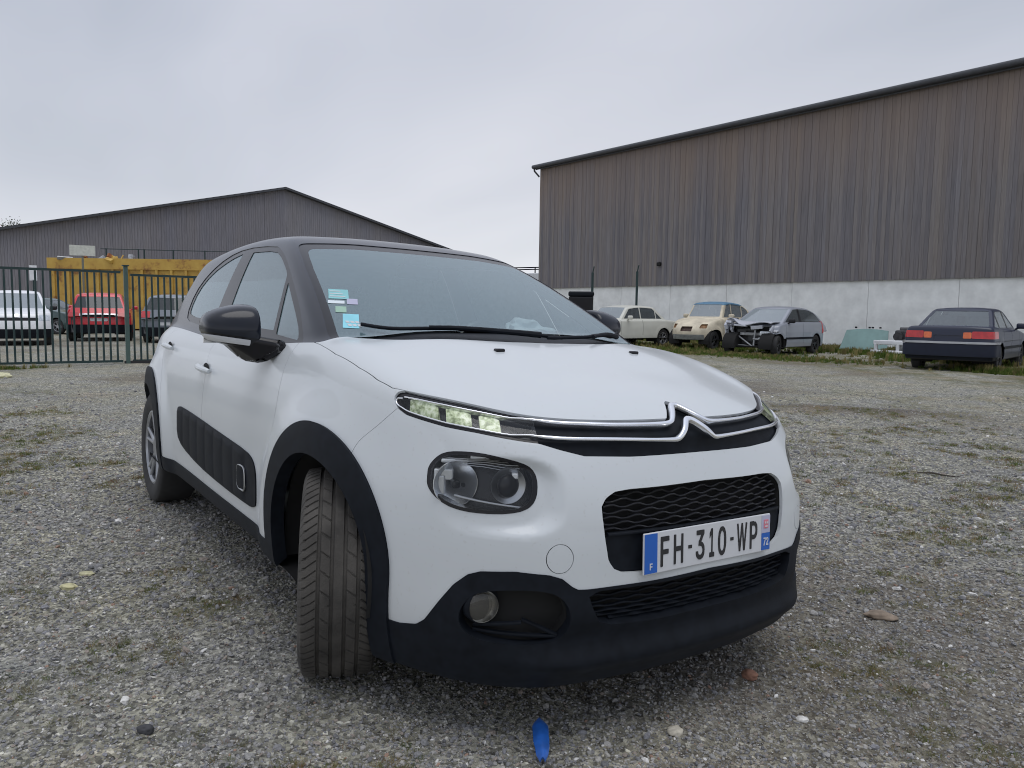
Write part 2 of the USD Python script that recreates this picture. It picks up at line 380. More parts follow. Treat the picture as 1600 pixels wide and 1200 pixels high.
# ------------------------------------------------------------------ ground
rng = np.random.default_rng(7)
def moss_amount(x, y):
    P = np.stack([x, y, np.zeros_like(x)], -1)
    a = meshkit.fbm(P * .55 + 3.1, 4, 11); b = meshkit.fbm(P * 3.2, 3, 23); c = meshkit.fbm(P * 13., 3, 5)
    m = np.clip((a - .45) / .16, 0, 1) * np.clip((b - .40) / .22, 0, 1) * np.clip((c - .36) / .25, 0, 1)
    wall = np.clip(1 - np.abs((24.07 - (x + 13.4) * -.0608) - y - .2) / 1.6, 0, 1) * (x < 4)      # weeds along the big shed
    strip = np.exp(-((y - 14.2 - .35 * (x + 10.5)) / 1.5) ** 2) * np.exp(-((x + 10.0) / 4.5) ** 2) * .7
    spots = sum(np.exp(-((x - px_) ** 2 + (y - py_) ** 2) / r_ ** 2) for px_, py_, r_ in ((-.62, -1.45, .16), (-.35, -1.22, .13), (-.08, -1.50, .14), (.12, -1.42, .12), (.30, -1.20, .12), (-1.0, -1.0, .2), (-.75, -.98, .14), (-1.25, -1.40, .2), (.25, -1.62, .12), (-.35, -1.75, .2), (.95, .75, .25), (.45, 1.6, .3), (1.3, .55, .15), (.3, 2.3, .4)))
    m = np.maximum(m, np.clip(spots, 0, 1) * np.clip((b - .36) / .2, 0, 1) * np.clip((c - .40) / .14, 0, 1))
    fence = np.exp(-((x + 14.3) / .35) ** 2) * np.exp(-((y + 1.6) / 1.1) ** 2) * .9
    far = np.clip((np.hypot(x, y) - 7) / 9, 0, 1) * np.clip((y - 4) / 6, 0, 1) * .55 * np.clip((a - .38) / .2, 0, 1)
    return np.clip(m * .8 + (wall * .9 + strip + fence) * np.clip((b - .30) / .25, 0, 1) + far * np.clip((b - .36) / .3, 0, 1), 0, 1)
def bare_amount(x, y):
    P = np.stack([x, y, np.zeros_like(x)], -1)
    a = meshkit.fbm(P * .42 + 9.7, 4, 31)
    patch = np.exp(-(((x + 2.95) * .82 + (y - 7.0) * .57) / 1.3) ** 2 - (((x + 2.95) * .57 - (y - 7.0) * .82) / .42) ** 2) * 1.3
    return np.clip(np.clip((a - .52) / .15, 0, 1) * .7 + patch, 0, 1)
def ground_z(x, y):
    P = np.stack([x, y, np.zeros_like(x)], -1); r = np.hypot(x - EYE[0], y - EYE[1])
    z = (meshkit.fbm(P * .9, 3, 3) - .5) * .030 * np.clip(r / 6, 0, 1) + (meshkit.fbm(P * 5.0, 3, 4) - .5) * .020 + (meshkit.fbm(P * 38.0, 2, 6) - .5) * .014 * np.clip(1.6 - r / 7, 0, 1)
    for wx, wy in ((.035, -.755), (.035, .755), (-2.54, -.745), (-2.54, .745)):
        z = np.where(True, z * (1 - np.exp(-((x - wx) ** 2 + (y - wy) ** 2) / .03)) - 0.004 * np.exp(-((x - wx) ** 2 + (y - wy) ** 2) / .03), z)
    z += .05 * np.exp(-(((x + 2.95) * .82 + (y - 7.0) * .57) / 1.1) ** 2 - (((x + 2.95) * .57 - (y - 7.0) * .82) / .30) ** 2)
    fall = -.0305 * np.clip(y + .76, 0, 1.56) * (1 - sstep((y - .85) / 3.0)) * (1 - sstep((np.abs(x + 1.2) - 2.3) / 2.5))
    return z * np.clip(1.5 - r / 120, 0, 1) + fall
rr_ = np.concatenate([np.linspace(.25, 1.0, 20)[:-1], np.geomspace(1.0, 9.0, 300)[:-1], np.geomspace(9., 45., 110)[:-1], np.geomspace(45, 1500, 30)])
back = YAW; half = math.radians(48)
th_ = np.concatenate([np.linspace(-half, half, 560), np.linspace(half, 2 * math.pi - half, 60)[1:-1]]) + back
rg, tg = np.meshgrid(rr_, th_, indexing='ij'); gx, gy = EYE[0] + rg * np.cos(tg), EYE[1] + rg * np.sin(tg)
gz = ground_z(gx, gy); nR, nT = gx.shape
GV = np.vstack([np.stack([gx, gy, gz], -1).reshape(-1, 3), [[EYE[0], EYE[1], 0]]])
i_, j_ = np.meshgrid(np.arange(nR - 1), np.arange(nT), indexing='ij'); a_ = i_ * nT + j_; b_ = i_ * nT + (j_ + 1) % nT; c_ = a_ + nT; d_ = b_ + nT
GF = np.vstack([np.stack([a_, c_, d_], -1).reshape(-1, 3), np.stack([a_, d_, b_], -1).reshape(-1, 3), np.stack([np.full(nT, len(GV) - 1), np.arange(nT), (np.arange(nT) + 1) % nT], 1)])
moss = np.r_[moss_amount(gx, gy).ravel(), 0]; bare = np.r_[bare_amount(gx, gy).ravel(), 0]
GROUND = usdkit.material(stage, M('gravel_ground'), {
    'g': ('geometry', {}),
    'mo': ('attribute', {'attribute': 'moss'}), 'ba': ('attribute', {'attribute': 'bare'}),
    'n1': ('noise_texture', {'scale': 1.3, 'detail': 6.0, 'roughness': .6}),
    'v1': ('voronoi_texture', {'scale': 85.0}), 'v2': ('voronoi_texture', {'scale': 34.0}), 'n2': ('noise_texture', {'scale': 160.0, 'detail': 3.0, 'roughness': .7}),
    'n3': ('noise_texture', {'scale': 6.5, 'detail': 9.0, 'roughness': .78}), 'r3': ('rgb_ramp', {'ramp': [(.30, (.68, .68, .68)), (.5, (1.03, 1.04, 1.02)), (.70, (1.42, 1.42, 1.38))]}), 'm3': ('mix_color', {'blend_type': 'multiply', 'fac': 1.0, 'use_clamp': False}), 'sv': ('separate_color', {}), 'sv2': ('separate_color', {}),
    'st': ('rgb_ramp', {'ramp': [(0.0, (.085, .085, .086)), (.25, (.178, .174, .160)), (.55, (.275, .270, .247)), (.82, (.372, .364, .335)), (.93, (.44, .43, .41)), (.985, (.60, .59, .57)), (1.0, (.66, .65, .63))]}),
    'st2': ('rgb_ramp', {'ramp': [(0.0, (.62, .60, .58)), (.5, (1, 1, 1)), (1.0, (1.35, 1.32, 1.28))]}),
    'lg': ('rgb_ramp', {'ramp': [(.28, (.80, .83, .85)), (.42, (1.0, 1.0, .98)), (.55, (.98, .97, .86)), (.68, (1.16, 1.08, .95))]}),
    'm1': ('mix_color', {'blend_type': 'multiply', 'fac': 1.0, 'use_clamp': False}),
    'm2': ('mix_color', {'blend_type': 'multiply', 'fac': .7, 'use_clamp': False}),
    'bc': ('mix_color', {'b': (.115, .090, .068)}), 'bf': ('math', {'math_type': 'multiply', 'value2': .75}),
    'mc': ('rgb_ramp', {'ramp': [(.3, (.080, .088, .032)), (.5, (.125, .122, .050)), (.7, (.18, .135, .075))]}),
    'mf': ('math', {'math_type': 'multiply', 'value2': .72}),
    'mm': ('mix_color', {}),
    'bsum': ('math', {'math_type': 'multiply_add', 'value2': .6}),
    'b': ('bump', {'strength': .9, 'distance': .012}),
    'p': ('principled_bsdf', {'roughness': .92, 'specular_ior_level': .25})},
    [('g.position', 'n1.vector'), ('g.position', 'v1.vector'), ('g.position', 'v2.vector'), ('g.position', 'n2.vector'), ('v1.color', 'sv.color'), ('v2.color', 'sv2.color'),
     ('sv.r', 'st.fac'), ('sv2.g', 'st2.fac'), ('n1.fac', 'lg.fac'), ('st.color', 'm1.a'), ('lg.color', 'm1.b'), ('m1.result', 'm2.a'), ('st2.color', 'm2.b'),
     ('ba.fac', 'bf.value1'), ('bf.value', 'bc.fac'), ('g.position', 'n3.vector'), ('n3.fac', 'r3.fac'), ('m2.result', 'm3.a'), ('r3.color', 'm3.b'), ('m3.result', 'bc.a'), ('mo.fac', 'mf.value1'), ('mf.value', 'mm.fac'), ('bc.result', 'mm.a'), ('n1.fac', 'mc.fac'), ('mc.color', 'mm.b'),
     ('v1.distance', 'bsum.value1'), ('n2.fac', 'bsum.value3'), ('bsum.value', 'b.height'), ('b.normal', 'p.normal'), ('mm.result', 'p.base_color')], surface='p.BSDF')
gp = part('/World', 'ground', (GV, GF), GROUND, smooth=True, kind='structure')
for nm, val in (('moss', moss), ('bare', bare)):
    UsdGeom.PrimvarsAPI(stage.GetPrimAtPath(gp)).CreatePrimvar(nm, Sdf.ValueTypeNames.FloatArray, 'vertex').Set(Vt.FloatArray.FromNumpy(val.astype(np.float32)))
# loose stones and moss tufts lying on it
def instancer(name, protos, P, S, which, quats, label=None, cat=None, mats=None):
    pi = UsdGeom.PointInstancer.Define(stage, '/World/' + name)
    paths = []
    for k, (m, mat) in enumerate(zip(protos, mats)):
        q = f'/World/{name}/kind_{k}'; usdkit.mesh(stage, q, m, mat, smooth=False); paths.append(Sdf.Path(q))
    pi.CreatePrototypesRel().SetTargets(paths)
    pi.CreatePositionsAttr(Vt.Vec3fArray.FromNumpy(P.astype(np.float32))); pi.CreateScalesAttr(Vt.Vec3fArray.FromNumpy(S.astype(np.float32)))
    pi.CreateProtoIndicesAttr(Vt.IntArray.FromNumpy(which.astype(np.int32)))
    pi.CreateOrientationsAttr(Vt.QuathArray([Gf.Quath(float(q[0]), Gf.Vec3h(float(q[1]), float(q[2]), float(q[3]))) for q in quats]))
    tag(pi.GetPrim(), label, cat, kind='stuff'); return pi
def scatter(n, r0, r1, r, power=1.0):
    rad = r0 * (r1 / r0) ** (r.random(n) ** power); t = back + (r.random(n) * 2 - 1) * math.radians(41)
    return EYE[0] + rad * np.cos(t), EYE[1] + rad * np.sin(t), rad
stones, smats = [], []
for k, c in enumerate([(.19, .19, .195), (.25, .247, .238), (.31, .302, .29), (.135, .135, .14), (.38, .365, .335), (.26, .225, .195), (.60, .59, .57), (.28, .185, .14), (.21, .21, .225)]):
    s = trimesh.creation.icosphere(1, 1.0); v = s.vertices; s.vertices = v * (.62 + .75 * meshkit.noise(v * 1.9 + 7 * k, k))[:, None] * [1, .82, .58]; stones.append(s); smats.append(plain(f'stone_{k}', c, rough=.9, var=.25, scale=3))
wts = np.array([.19, .2, .15, .14, 0.08, .08, .024, .010, .11]); wts /= wts.sum()
sx, sy, srad = scatter(240000, 1.5, 20.0, rng, .92); keep = rng.random(len(sx)) < 1 - sstep((srad - 4.0) / 16.0); sx, sy, srad = sx[keep], sy[keep], srad[keep]
ssz = np.clip(rng.lognormal(math.log(.0027), .50, len(sx)), .0014, .015) * np.clip(srad / 2.8, .85, 1.7)
sq = rng.normal(size=(len(sx), 4)) * [1, .25, .25, 1]; sq /= np.linalg.norm(sq, axis=1, keepdims=True)
instancer('gravel', stones, np.stack([sx, sy, ground_z(sx, sy) + ssz * .22], 1), np.repeat(ssz[:, None], 3, 1) * rng.uniform(.8, 1.3, (len(sx), 3)), rng.choice(len(stones), len(sx), p=wts), sq, 'loose grey gravel strewn over the whole yard', 'gravel', smats)
def tuft(nb, h, w, lean, seed):
    r = np.random.default_rng(seed); V, T = [], []
    for _ in range(nb):
        a = r.random() * 6.283; b = np.array([r.normal() * w, r.normal() * w, 0]); d = np.array([math.cos(a), math.sin(a), 0]); s = np.array([-d[1], d[0], 0]) * h * .055
        hh = h * r.uniform(.5, 1.1); k = len(V); V += [b - s, b + s, b + d * lean * hh * .4 + s * .7 + [0, 0, hh * .6], b + d * lean * hh * .4 - s * .7 + [0, 0, hh * .6], b + d * lean * hh * 1.1 + [0, 0, hh]]
        T += [[k, k + 1, k + 2], [k, k + 2, k + 3], [k + 3, k + 2, k + 4]]
    return np.array(V), np.array(T)
def leafmat(name, c, tr=.25):
    c = np.array(c)
    return usdkit.material(stage, M(name), {'o': ('object_info', {}), 'r': ('rgb_ramp', {'ramp': [(0, tuple(c * .65)), (1, tuple(np.minimum(c * 1.35, 1)))]}), 'd': ('diffuse_bsdf', {}), 't': ('translucent_bsdf', {}), 'm': ('mix_closure', {'fac': tr})},
        [('o.random', 'r.fac'), ('r.color', 'd.color'), ('r.color', 't.color'), ('d.BSDF', 'm.closure1'), ('t.BSDF', 'm.closure2')], surface='m.closure')
mx, my, mrad = scatter(90000, 1.5, 10.0, rng); keep = rng.random(len(mx)) < moss_amount(mx, my); mx, my, mrad = mx[keep], my[keep], mrad[keep]
mo_p = [tuft(22, .011, .010, .9, s) for s in range(4)]; mo_m = [leafmat('moss_olive', (.125, .125, .045)), leafmat('moss_green', (.095, .125, .035)), leafmat('moss_straw', (.24, .19, .095)), leafmat('moss_brown', (.17, .105, .060))]
msz = rng.uniform(.5, 1.3, len(mx)) * np.clip(mrad / 3, .8, 2.0); ma = rng.random(len(mx)) * 3.14
instancer('moss', mo_p, np.stack([mx, my, ground_z(mx, my) - .001], 1), np.repeat(msz[:, None], 3, 1), rng.choice(4, len(mx), p=[.34, .26, .24, .16]), np.stack([np.cos(ma), ma * 0, ma * 0, np.sin(ma)], 1), 'olive moss and dry weed flecks growing through the gravel', 'moss', mo_m)

# ------------------------------------------------------------------ timber shed on the right
WOODS = []
def wood(name, c, top=True):
    c = np.array(c)
    nodes = {'tc': ('texture_coordinate', {}), 'mp': ('mapping', {'scale': (9.0, 9.0, .35)}), 'n': ('noise_texture', {'scale': 3.0, 'detail': 6.0, 'roughness': .65}),
             'mp2': ('mapping', {'scale': (1.0, 1.0, .18)}), 'n2': ('noise_texture', {'scale': .9, 'detail': 3.0}),
             'r': ('rgb_ramp', {'ramp': [(.28, tuple(c * .74)), (.5, tuple(c)), (.72, tuple(c * 1.20))]}),
             's': ('separate_xyz', {}), 'h': ('map_range', {'from_min': 5.6, 'from_max': 8.8, 'to_min': -.35, 'to_max': .75, 'clamp': False}),
             'ad': ('math', {'math_type': 'add'}), 'cl': ('clamp', {}),
             'f': ('math', {'math_type': 'multiply', 'value2': .62}), 'w': ('mix_color', {'b': (.235, .185, .155)}),
             'bl': ('rgb_ramp', {'ramp': [(.35, (.99, .99, 1.02)), (.65, (1.03, 1.0, .97))]}), 'mu': ('mix_color', {'blend_type': 'multiply', 'fac': 1.0, 'use_clamp': False}),
             'b': ('bump', {'strength': .5, 'distance': .01}), 'p': ('principled_bsdf', {'roughness': .85, 'specular_ior_level': .2})}
    links = [('tc.object', 'mp.vector'), ('mp.vector', 'n.vector'), ('tc.object', 'mp2.vector'), ('mp2.vector', 'n2.vector'), ('n.fac', 'r.fac'), ('tc.object', 's.vector'), ('s.z', 'h.value'),
             ('h.result', 'ad.value1'), ('n2.fac', 'ad.value2'), ('ad.value', 'cl.value'), ('cl.result', 'f.value1'), ('r.color', 'w.a'), ('f.value', 'w.fac'),
             ('n2.fac', 'bl.fac'), ('w.result' if top else 'r.color', 'mu.a'), ('bl.color', 'mu.b'), ('mu.result', 'p.base_color'), ('n.fac', 'b.height'), ('b.normal', 'p.normal')]
    return usdkit.material(stage, M(name), nodes, links, surface='p.BSDF')
WOODS = [wood(f'weathered_wood_{k}', np.array(c)) for k, c in enumerate([(.180, .172, .176), (.165, .159, .167), (.198, .187, .186), (.174, .163, .162), (.154, .150, .160), (.188, .182, .190), (.204, .190, .182)])]
CONCRETE = plain('precast_concrete', (.74, .755, .74), rough=.85, var=.14, scale=1.6, bump=.15, bscale=40)
ROOFMET = plain('roof_metal', (.045, .048, .055), rough=.45, var=.2)
shed = thing('timber_shed', 'large shed of weathered vertical planks above a pale concrete base, at the right', 'shed', (-13.275, 24.079, 0), 3.48)
HX0, HX1, HT, HC = -17.87, 15.0, 8.62, 2.46
r2 = np.random.default_rng(3); x = HX0; k = 0
while x < HX1:
    w = .146 + r2.normal() * .002; y = -.030 - abs(r2.normal()) * .004 - .007 * (k % 2); bt = HC - .05 - r2.random() * .012
    part(shed, 'plank', box((w - .005, .024, HT - bt), (x + w / 2, y, (HT + bt) / 2)), WOODS[int(r2.integers(len(WOODS)))], smooth=False); x += w; k += 1
part(shed, 'wall_backing', box((HX1 - HX0, .1, HT - HC), ((HX0 + HX1) / 2, .06, (HT + HC) / 2)), LINER, smooth=False)
x = HX0 + .02
while x < HX1:
    w = min(2.98, HX1 - x); part(shed, 'concrete_panel', box((w - .014, .16, HC - .012), (x + w / 2, .10 + r2.random() * .006, HC / 2 - .01)), CONCRETE, smooth=False); x += w
part(shed, 'base_joint', box((HX1 - HX0 - .1, .1, HC - .05), ((HX0 + HX1) / 2, .15, HC / 2)), SEAM, smooth=False)
part(shed, 'end_wall', box((.06, 22, HT - .05), (HX0 + .05, 11.2, HT / 2)), WOODS[1], smooth=False)
rf = part(shed, 'roof', extrude([(-.35, 8.70), (11, 11.2), (11, 11.32), (-.35, 8.82)], HX1 - HX0 + .5, 'yz', 0).apply_transform(np.eye(4)) if False else box((HX1 - HX0 + .5, 11.6, .10), (0, 0, 0)).apply_transform(trimesh.transformations.translation_matrix([(HX0 + HX1) / 2, 5.42, 9.84]) @ rotm(math.atan(.21), [1, 0, 0])), ROOFMET, smooth=False)
part(rf, 'fascia', box((HX1 - HX0 + .4, .03, .22), ((HX0 + HX1) / 2, -.20, 8.66)), ROOFMET, smooth=False)
gut = [(-.07 * math.cos(t), -.07 * math.sin(t)) for t in np.linspace(0, math.pi, 9)]
gp_ = [(HX0 - .30 + i * 0, 0, 0) for i in range(2)]
gm = trimesh.creation.cylinder(.10, HX1 - HX0 + .5, sections=14); gm.apply_transform(rotm(math.pi / 2, [0, 1, 0])); gm.apply_translation(((HX0 + HX1) / 2 - .05, -.30, 8.70)); part(rf, 'gutter', gm, ROOFMET)
part(rf, 'gutter_outlet', tube([(HX0 - .22, -.30, 8.66), (HX0 - .20, -.27, 8.48), (HX0 - .12, -.12, 8.30), (HX0 - .06, -.06, 8.2)], .045, 8), ROOFMET)
part(shed, 'wall_lamp', cat([rbox((.22, .10, .16), .03, (-9.5, -.11, 3.35)), box((.06, .10, .06), (-9.5, -.06, 3.42))]), SEAM)

# ------------------------------------------------------------------ gabled shed behind the fence
AP = np.array([-49.945, 15.613]); APZ = 9.16; GS = .243
barn = thing('gabled_shed', 'wide dark gabled shed of vertical planks behind the green fence', 'shed', (AP[0], AP[1], 0), 95.0)
GRAYW = wood('grey_boarding', (.215, .212, .228), top=False)
GRAYW2 = wood('grey_boarding_dark', (.195, .192, .210), top=False)
for seg, (xa, xb) in enumerate(((-19.5, -8.4), (-8.4, 0), (0, 9), (9, 19.5))):
    bs_ = []; xx_ = xa
    while xx_ < xb - .01:
        w = min(.15, xb - xx_); h0 = APZ - .10 - GS * abs(xx_); h1 = APZ - .10 - GS * abs(xx_ + w); y0 = -.02 - .02 * r2.random() - (.02 if seg % 2 else 0)
        b = box((w - .008, .03, 1), (xx_ + w / 2, y0, .5)); v = b.vertices; t = v[:, 2] > .5; v[t, 2] = np.where(v[t, 0] < xx_ + w / 2, h0, h1); b.vertices = v; bs_.append(b); xx_ += w
    part(barn, 'board_cladding', cat(bs_), GRAYW if seg % 2 == 0 else GRAYW2, smooth=False, kind='stuff', label='vertical boards of the gable wall')
gw = extrude([(-19.5, 0), (19.5, 0), (19.5, APZ - .12 - GS * 19.5), (0, APZ - .12), (-19.5, APZ - .12 - GS * 19.5)], .1, 'xz', .08); part(barn, 'gable_wall', gw, LINER, smooth=False)
for s in (-1, 1):
    L = 20.2 * math.hypot(1, GS); m = box((L, 44, .14), (0, 0, 0)); m.apply_transform(rotm(s * math.atan(GS), [0, 1, 0])); m.apply_translation((s * 10.1, 21.6, APZ - GS * 10.1 - .02))
    part(barn, 'roof_slope', m, ROOFMET, smooth=False)
CAR_RX, CAR_RZ = -1.7448, 0.2640                                       # the yard falls away a little towards the car's left
_R = trimesh.transformations.rotation_matrix(math.radians(CAR_RZ), [0, 0, 1]) @ trimesh.transformations.rotation_matrix(math.radians(CAR_RX), [1, 0, 0])
CAR_T = np.array([-0.0035, -0.0106 - .75, 0]) - _R[:3, :3] @ np.array([0, -.75, 0])
# ------------------------------------------------------------------ the white hatchback (x forward from the front axle, y to its left)
Fa = sp(*[(-0.2, 0.8301), (0, 0.8329), (0.2, 0.8266), (0.35, 0.8056), (0.5, 0.765), (0.6, 0.6941), (0.7, 0.5694), (0.8, 0.3526), (0.9, 0.088)])
Fz = sp(*[(0.1, -0.0607), (0.2, -0.0097), (0.3, 0.0233), (0.42, 0.0181), (0.55, 0.0111), (0.66, -0.011), (0.75, -0.0513), (0.86, -0.1059), (1.0, -0.1886)])
Hx = sp(*[(-3.3, 1.0444), (-2.6, 1.0585), (-1.8, 1.0534), (-0.8, 1.0545), (-0.3, 1.0699), (0, 1.0539), (0.2, 1.0129), (0.4, 0.9498), (0.6, 0.8769), (0.78, 0.7975), (0.95, 0.7051)])
Ha = sp(*[(-0.2, 0.0101), (0, 0.0047), (0.2, 0.0065), (0.4, 0.0154), (0.6, 0.0392), (0.7, 0.0487), (0.85, 0.0967)])
Rx = sp(*[(-3.2, 1.2977), (-2.8, 1.3962), (-2.3, 1.4595), (-1.6, 1.4846), (-1.1, 1.4608), (-0.8, 1.4236), (-0.5, 1.3621), (-0.2, 1.282)])
Gz = sp(*[(0.8, 0.7983), (0.95, 0.7517), (1.05, 0.7153), (1.2, 0.6585), (1.4, 0.5682), (1.5, 0.5113)])
Gx = sp((-3.2, .09), (-2.8, .045), (-2.3, .015), (-1.5, 0), (-.8, .0), (-.3, .005), (0, .02))
Wx = sp((-3.2, .68), (-2.95, .775), (-2.5, .838), (-1.8, .838), (-1.2, .84), (-.5, .84), (0, .838), (.3, .815), (.6, .77), (.9, .70))
Wz = sp((.1, .06), (.25, .022), (.4, .005), (.6, 0), (.75, .008), (.88, .035), (1.0, .085), (1.1, .15))
Ra = sp((-.2, .012), (0, 0), (.3, .02), (.5, .065), (.65, .14), (.8, .30), (.9, .45))
Rz = sp((.1, .06), (.25, .01), (.45, 0), (.7, .02), (.9, .04), (1.1, .09))
WB = -2.54
def front_u(P): return np.arctan2(P[:, 1] if False else np.abs(P[:, 1]), P[:, 0] + .6)
def belly(x): return .1513 + .092 * sstep((.20 - x) / .45)
def hero_lower(P, scoop=True):
    x, a, z = P[:, 0], np.abs(P[:, 1]), P[:, 2]
    side = a - (Wx(x) - Wz(z))
    for xw in (0., WB):
        side = side - .028 * (1 - sstep((np.hypot(x - xw, z - .315) - .40) / .2))
    crown = np.exp(-(a / .34) ** 2)
    top = (z - Hx(x) + Ha(a) - .030 * crown * sstep((x - .25) / .40)) * .96
    lip = .020 * np.exp(-((z - .232) / .030) ** 2) - .016 * np.exp(-((z - .300) / .040) ** 2)
    front = (x - Fa(a) - Fz(z) - .036 * crown * sstep((z - .75) / .08) - lip * (1 - sstep((a - .45) / .25))) * .85
    rear = (-3.17 + Ra(a) + Rz(z) - x) * .9
    d = smax(side, front, .16); d = smax(d, rear, .22); d = smax(d, top, .10)
    d = smax(d, belly(x) - z, .05)
    if scoop:
        m = (x > .2) & (z > .5) & (z < .8) & (a > .3)
        if m.any():
            u = np.arctan2(a[m], x[m] + .6)
            q = (np.abs((u - .452) / .138) ** 3 + np.abs((z[m] - .658) / .106) ** 3) ** (1 / 3)
            dep = .032 * (1 - sstep((q - .62) / .38)) * sstep((.60 - u) / .30)
            d[m] += dep
            # soft lip above the number plate and crease under the lamps
    return d
def hero_green(P):
    x, a, z = P[:, 0], np.abs(P[:, 1]), P[:, 2]
    side = (a - Gz(z) + Gx(x)) * .93
    roof = z - Rx(x) + 0.0222 * (a / .55) ** 2.4
    t = (z - 1.0) / .43
    xw = -0.0563 + -0.9280 * t + 0.1744 * t * (1 - t) + -0.2544 * a * a
    ws = (x - xw) * .46
    rr = (-2.98 + .30 * ((z - 1.05) / .33) + .12 * a * a - x) * .72
    d = smax(side, roof, .10); d = smax(d, ws, .06); d = smax(d, rr, .10)
    return np.maximum(d, .85 - z)
def HF(P): return smin(hero_lower(P), hero_green(P), .03)
def bisect(fun, lo, hi, n):
    lo = np.full(n, lo, float); hi = np.full(n, hi, float)          # fun > 0 at hi (outside), < 0 at lo
    for _ in range(40):
        m = (lo + hi) / 2; o = fun(m) > 0; hi = np.where(o, m, hi); lo = np.where(o, lo, m)
    return (lo + hi) / 2
def on_front(u, z, off=0.0):
    u = np.asarray(u, float); z = np.broadcast_to(np.asarray(z, float), u.shape)
    mk = lambda r: np.stack([-.6 + r * np.cos(u), r * np.sin(u), z], -1)
    P = mk(bisect(lambda r: hero_lower(mk(r)), .5, 1.9, len(u)))
    g = grad(HF, P); g /= np.linalg.norm(g, axis=1, keepdims=True)
    return P + g * np.broadcast_to(np.asarray(off, float), u.shape)[:, None], g
def on_side(x, z, off=0.0):                                          # the car's right side (y < 0)
    x = np.asarray(x, float); z = np.broadcast_to(np.asarray(z, float), x.shape)
    mk = lambda a: np.stack([x, -a, z], -1)
    P = mk(bisect(lambda a: HF(mk(a)), .2, 1.1, len(x)))
    g = grad(HF, P); g /= np.linalg.norm(g, axis=1, keepdims=True)
    return P + g * off, g
def on_top(x, y, off=0.0):
    x = np.asarray(x, float); y = np.broadcast_to(np.asarray(y, float), x.shape)
    mk = lambda z: np.stack([x, y, z], -1)
    P = mk(bisect(lambda z: HF(mk(z)), .6, 1.7, len(x)))
    g = grad(HF, P); g /= np.linalg.norm(g, axis=1, keepdims=True)
    return P + g * off, g
def strip(P, Nn, half, thick, n=10):
    """A bar with a rounded face that follows the points P, standing on the normals Nn."""
    T = np.gradient(P, axis=0); T /= np.linalg.norm(T, axis=1, keepdims=True)
    B = np.cross(Nn, T); B /= np.linalg.norm(B, axis=1, keepdims=True)
    half = np.broadcast_to(half, len(P))
    ang = np.linspace(0, np.pi, n); prof = np.stack([np.cos(ang), np.sin(ang) ** .45], 1)
    prof = np.vstack([prof, [[-1, -.6], [1, -.6]]])
    V = P[:, None] + prof[None, :, :1] * half[:, None, None] * B[:, None] + prof[None, :, 1:] * thick * Nn[:, None]
    m, k = len(P), len(prof); V = V.reshape(-1, 3)
    i, j = np.meshgrid(np.arange(m - 1), np.arange(k), indexing='ij'); a = i * k + j; b = i * k + (j + 1) % k; c = a + k; d = b + k
    F = np.vstack([np.stack([a, b, d], -1).reshape(-1, 3), np.stack([a, d, c], -1).reshape(-1, 3)])
    caps = []
    for row, rev in ((0, 1), (m - 1, 0)):
        o = row * k
        for q in range(1, k - 1): caps.append([o, o + q, o + q + 1][::-1 if not rev else 1])
    t = trimesh.Trimesh(V, np.vstack([F, caps]), process=False); t.fix_normals(); return t

# polygons on the body: (u, z) at the nose, u the bearing round a post 0.6 m behind the axle; (x, z) on the flanks
def sym(h): return np.vstack([np.array(h), (np.array(h) * [-1, 1])[::-1]])
BAND = [(0.000, 0.883), (0.010, 0.880), (0.054, 0.843), (0.070, 0.842), (0.193, 0.841), (0.310, 0.845), (0.380, 0.852), (0.467, 0.869), (0.545, 0.885), (0.601, 0.894), (0.637, 0.899), (0.652, 0.897), (0.662, 0.887), (0.663, 0.875), (0.659, 0.864), (0.652, 0.852), (0.631, 0.838), (0.595, 0.829), (0.542, 0.817), (0.482, 0.808), (0.426, 0.797), (0.397, 0.792), (0.366, 0.788), (0.327, 0.773), (0.279, 0.757), (0.178, 0.751), (0.060, 0.751), (0.000, 0.751)]
HL = chaikin([(-0.575, 0.689), (-0.573, 0.715), (-0.559, 0.739), (-0.543, 0.754), (-0.517, 0.761), (-0.475, 0.761), (-0.438, 0.753), (-0.399, 0.740), (-0.380, 0.727), (-0.370, 0.704), (-0.370, 0.669), (-0.377, 0.640), (-0.394, 0.622), (-0.425, 0.613), (-0.464, 0.611), (-0.505, 0.613), (-0.537, 0.623), (-0.561, 0.643), (-0.574, 0.665)], 1) * [-1, 1]
GR = sym([(0.000, 0.677), (0.120, 0.674), (0.193, 0.673), (0.226, 0.669), (0.247, 0.655), (0.257, 0.635), (0.257, 0.613), (0.252, 0.554), (0.244, 0.496), (0.232, 0.473), (0.212, 0.461), (0.168, 0.457), (0.000, 0.463)])
LG = sym([(0.000, 0.426), (0.157, 0.422), (0.262, 0.422), (0.283, 0.411), (0.276, 0.383), (0.261, 0.343), (0.233, 0.330), (0.155, 0.324), (0.000, 0.326)])
BLK = sym([(0.000, 0.435), (0.157, 0.430), (0.281, 0.429), (0.302, 0.430), (0.313, 0.438), (0.332, 0.460), (0.355, 0.470), (0.412, 0.476), (0.470, 0.469), (0.492, 0.457), (0.516, 0.426), (0.542, 0.375), (0.569, 0.317), (0.587, 0.297), (0.622, 0.287), (0.700, 0.286), (1.200, 0.286), (1.200, 0.020), (0.000, 0.020)])
FOG = chaikin([(0.507, 0.336), (0.501, 0.375), (0.479, 0.412), (0.435, 0.428), (0.363, 0.432), (0.330, 0.412), (0.316, 0.375), (0.317, 0.328), (0.337, 0.297), (0.396, 0.289), (0.457, 0.292), (0.492, 0.305)], 2)
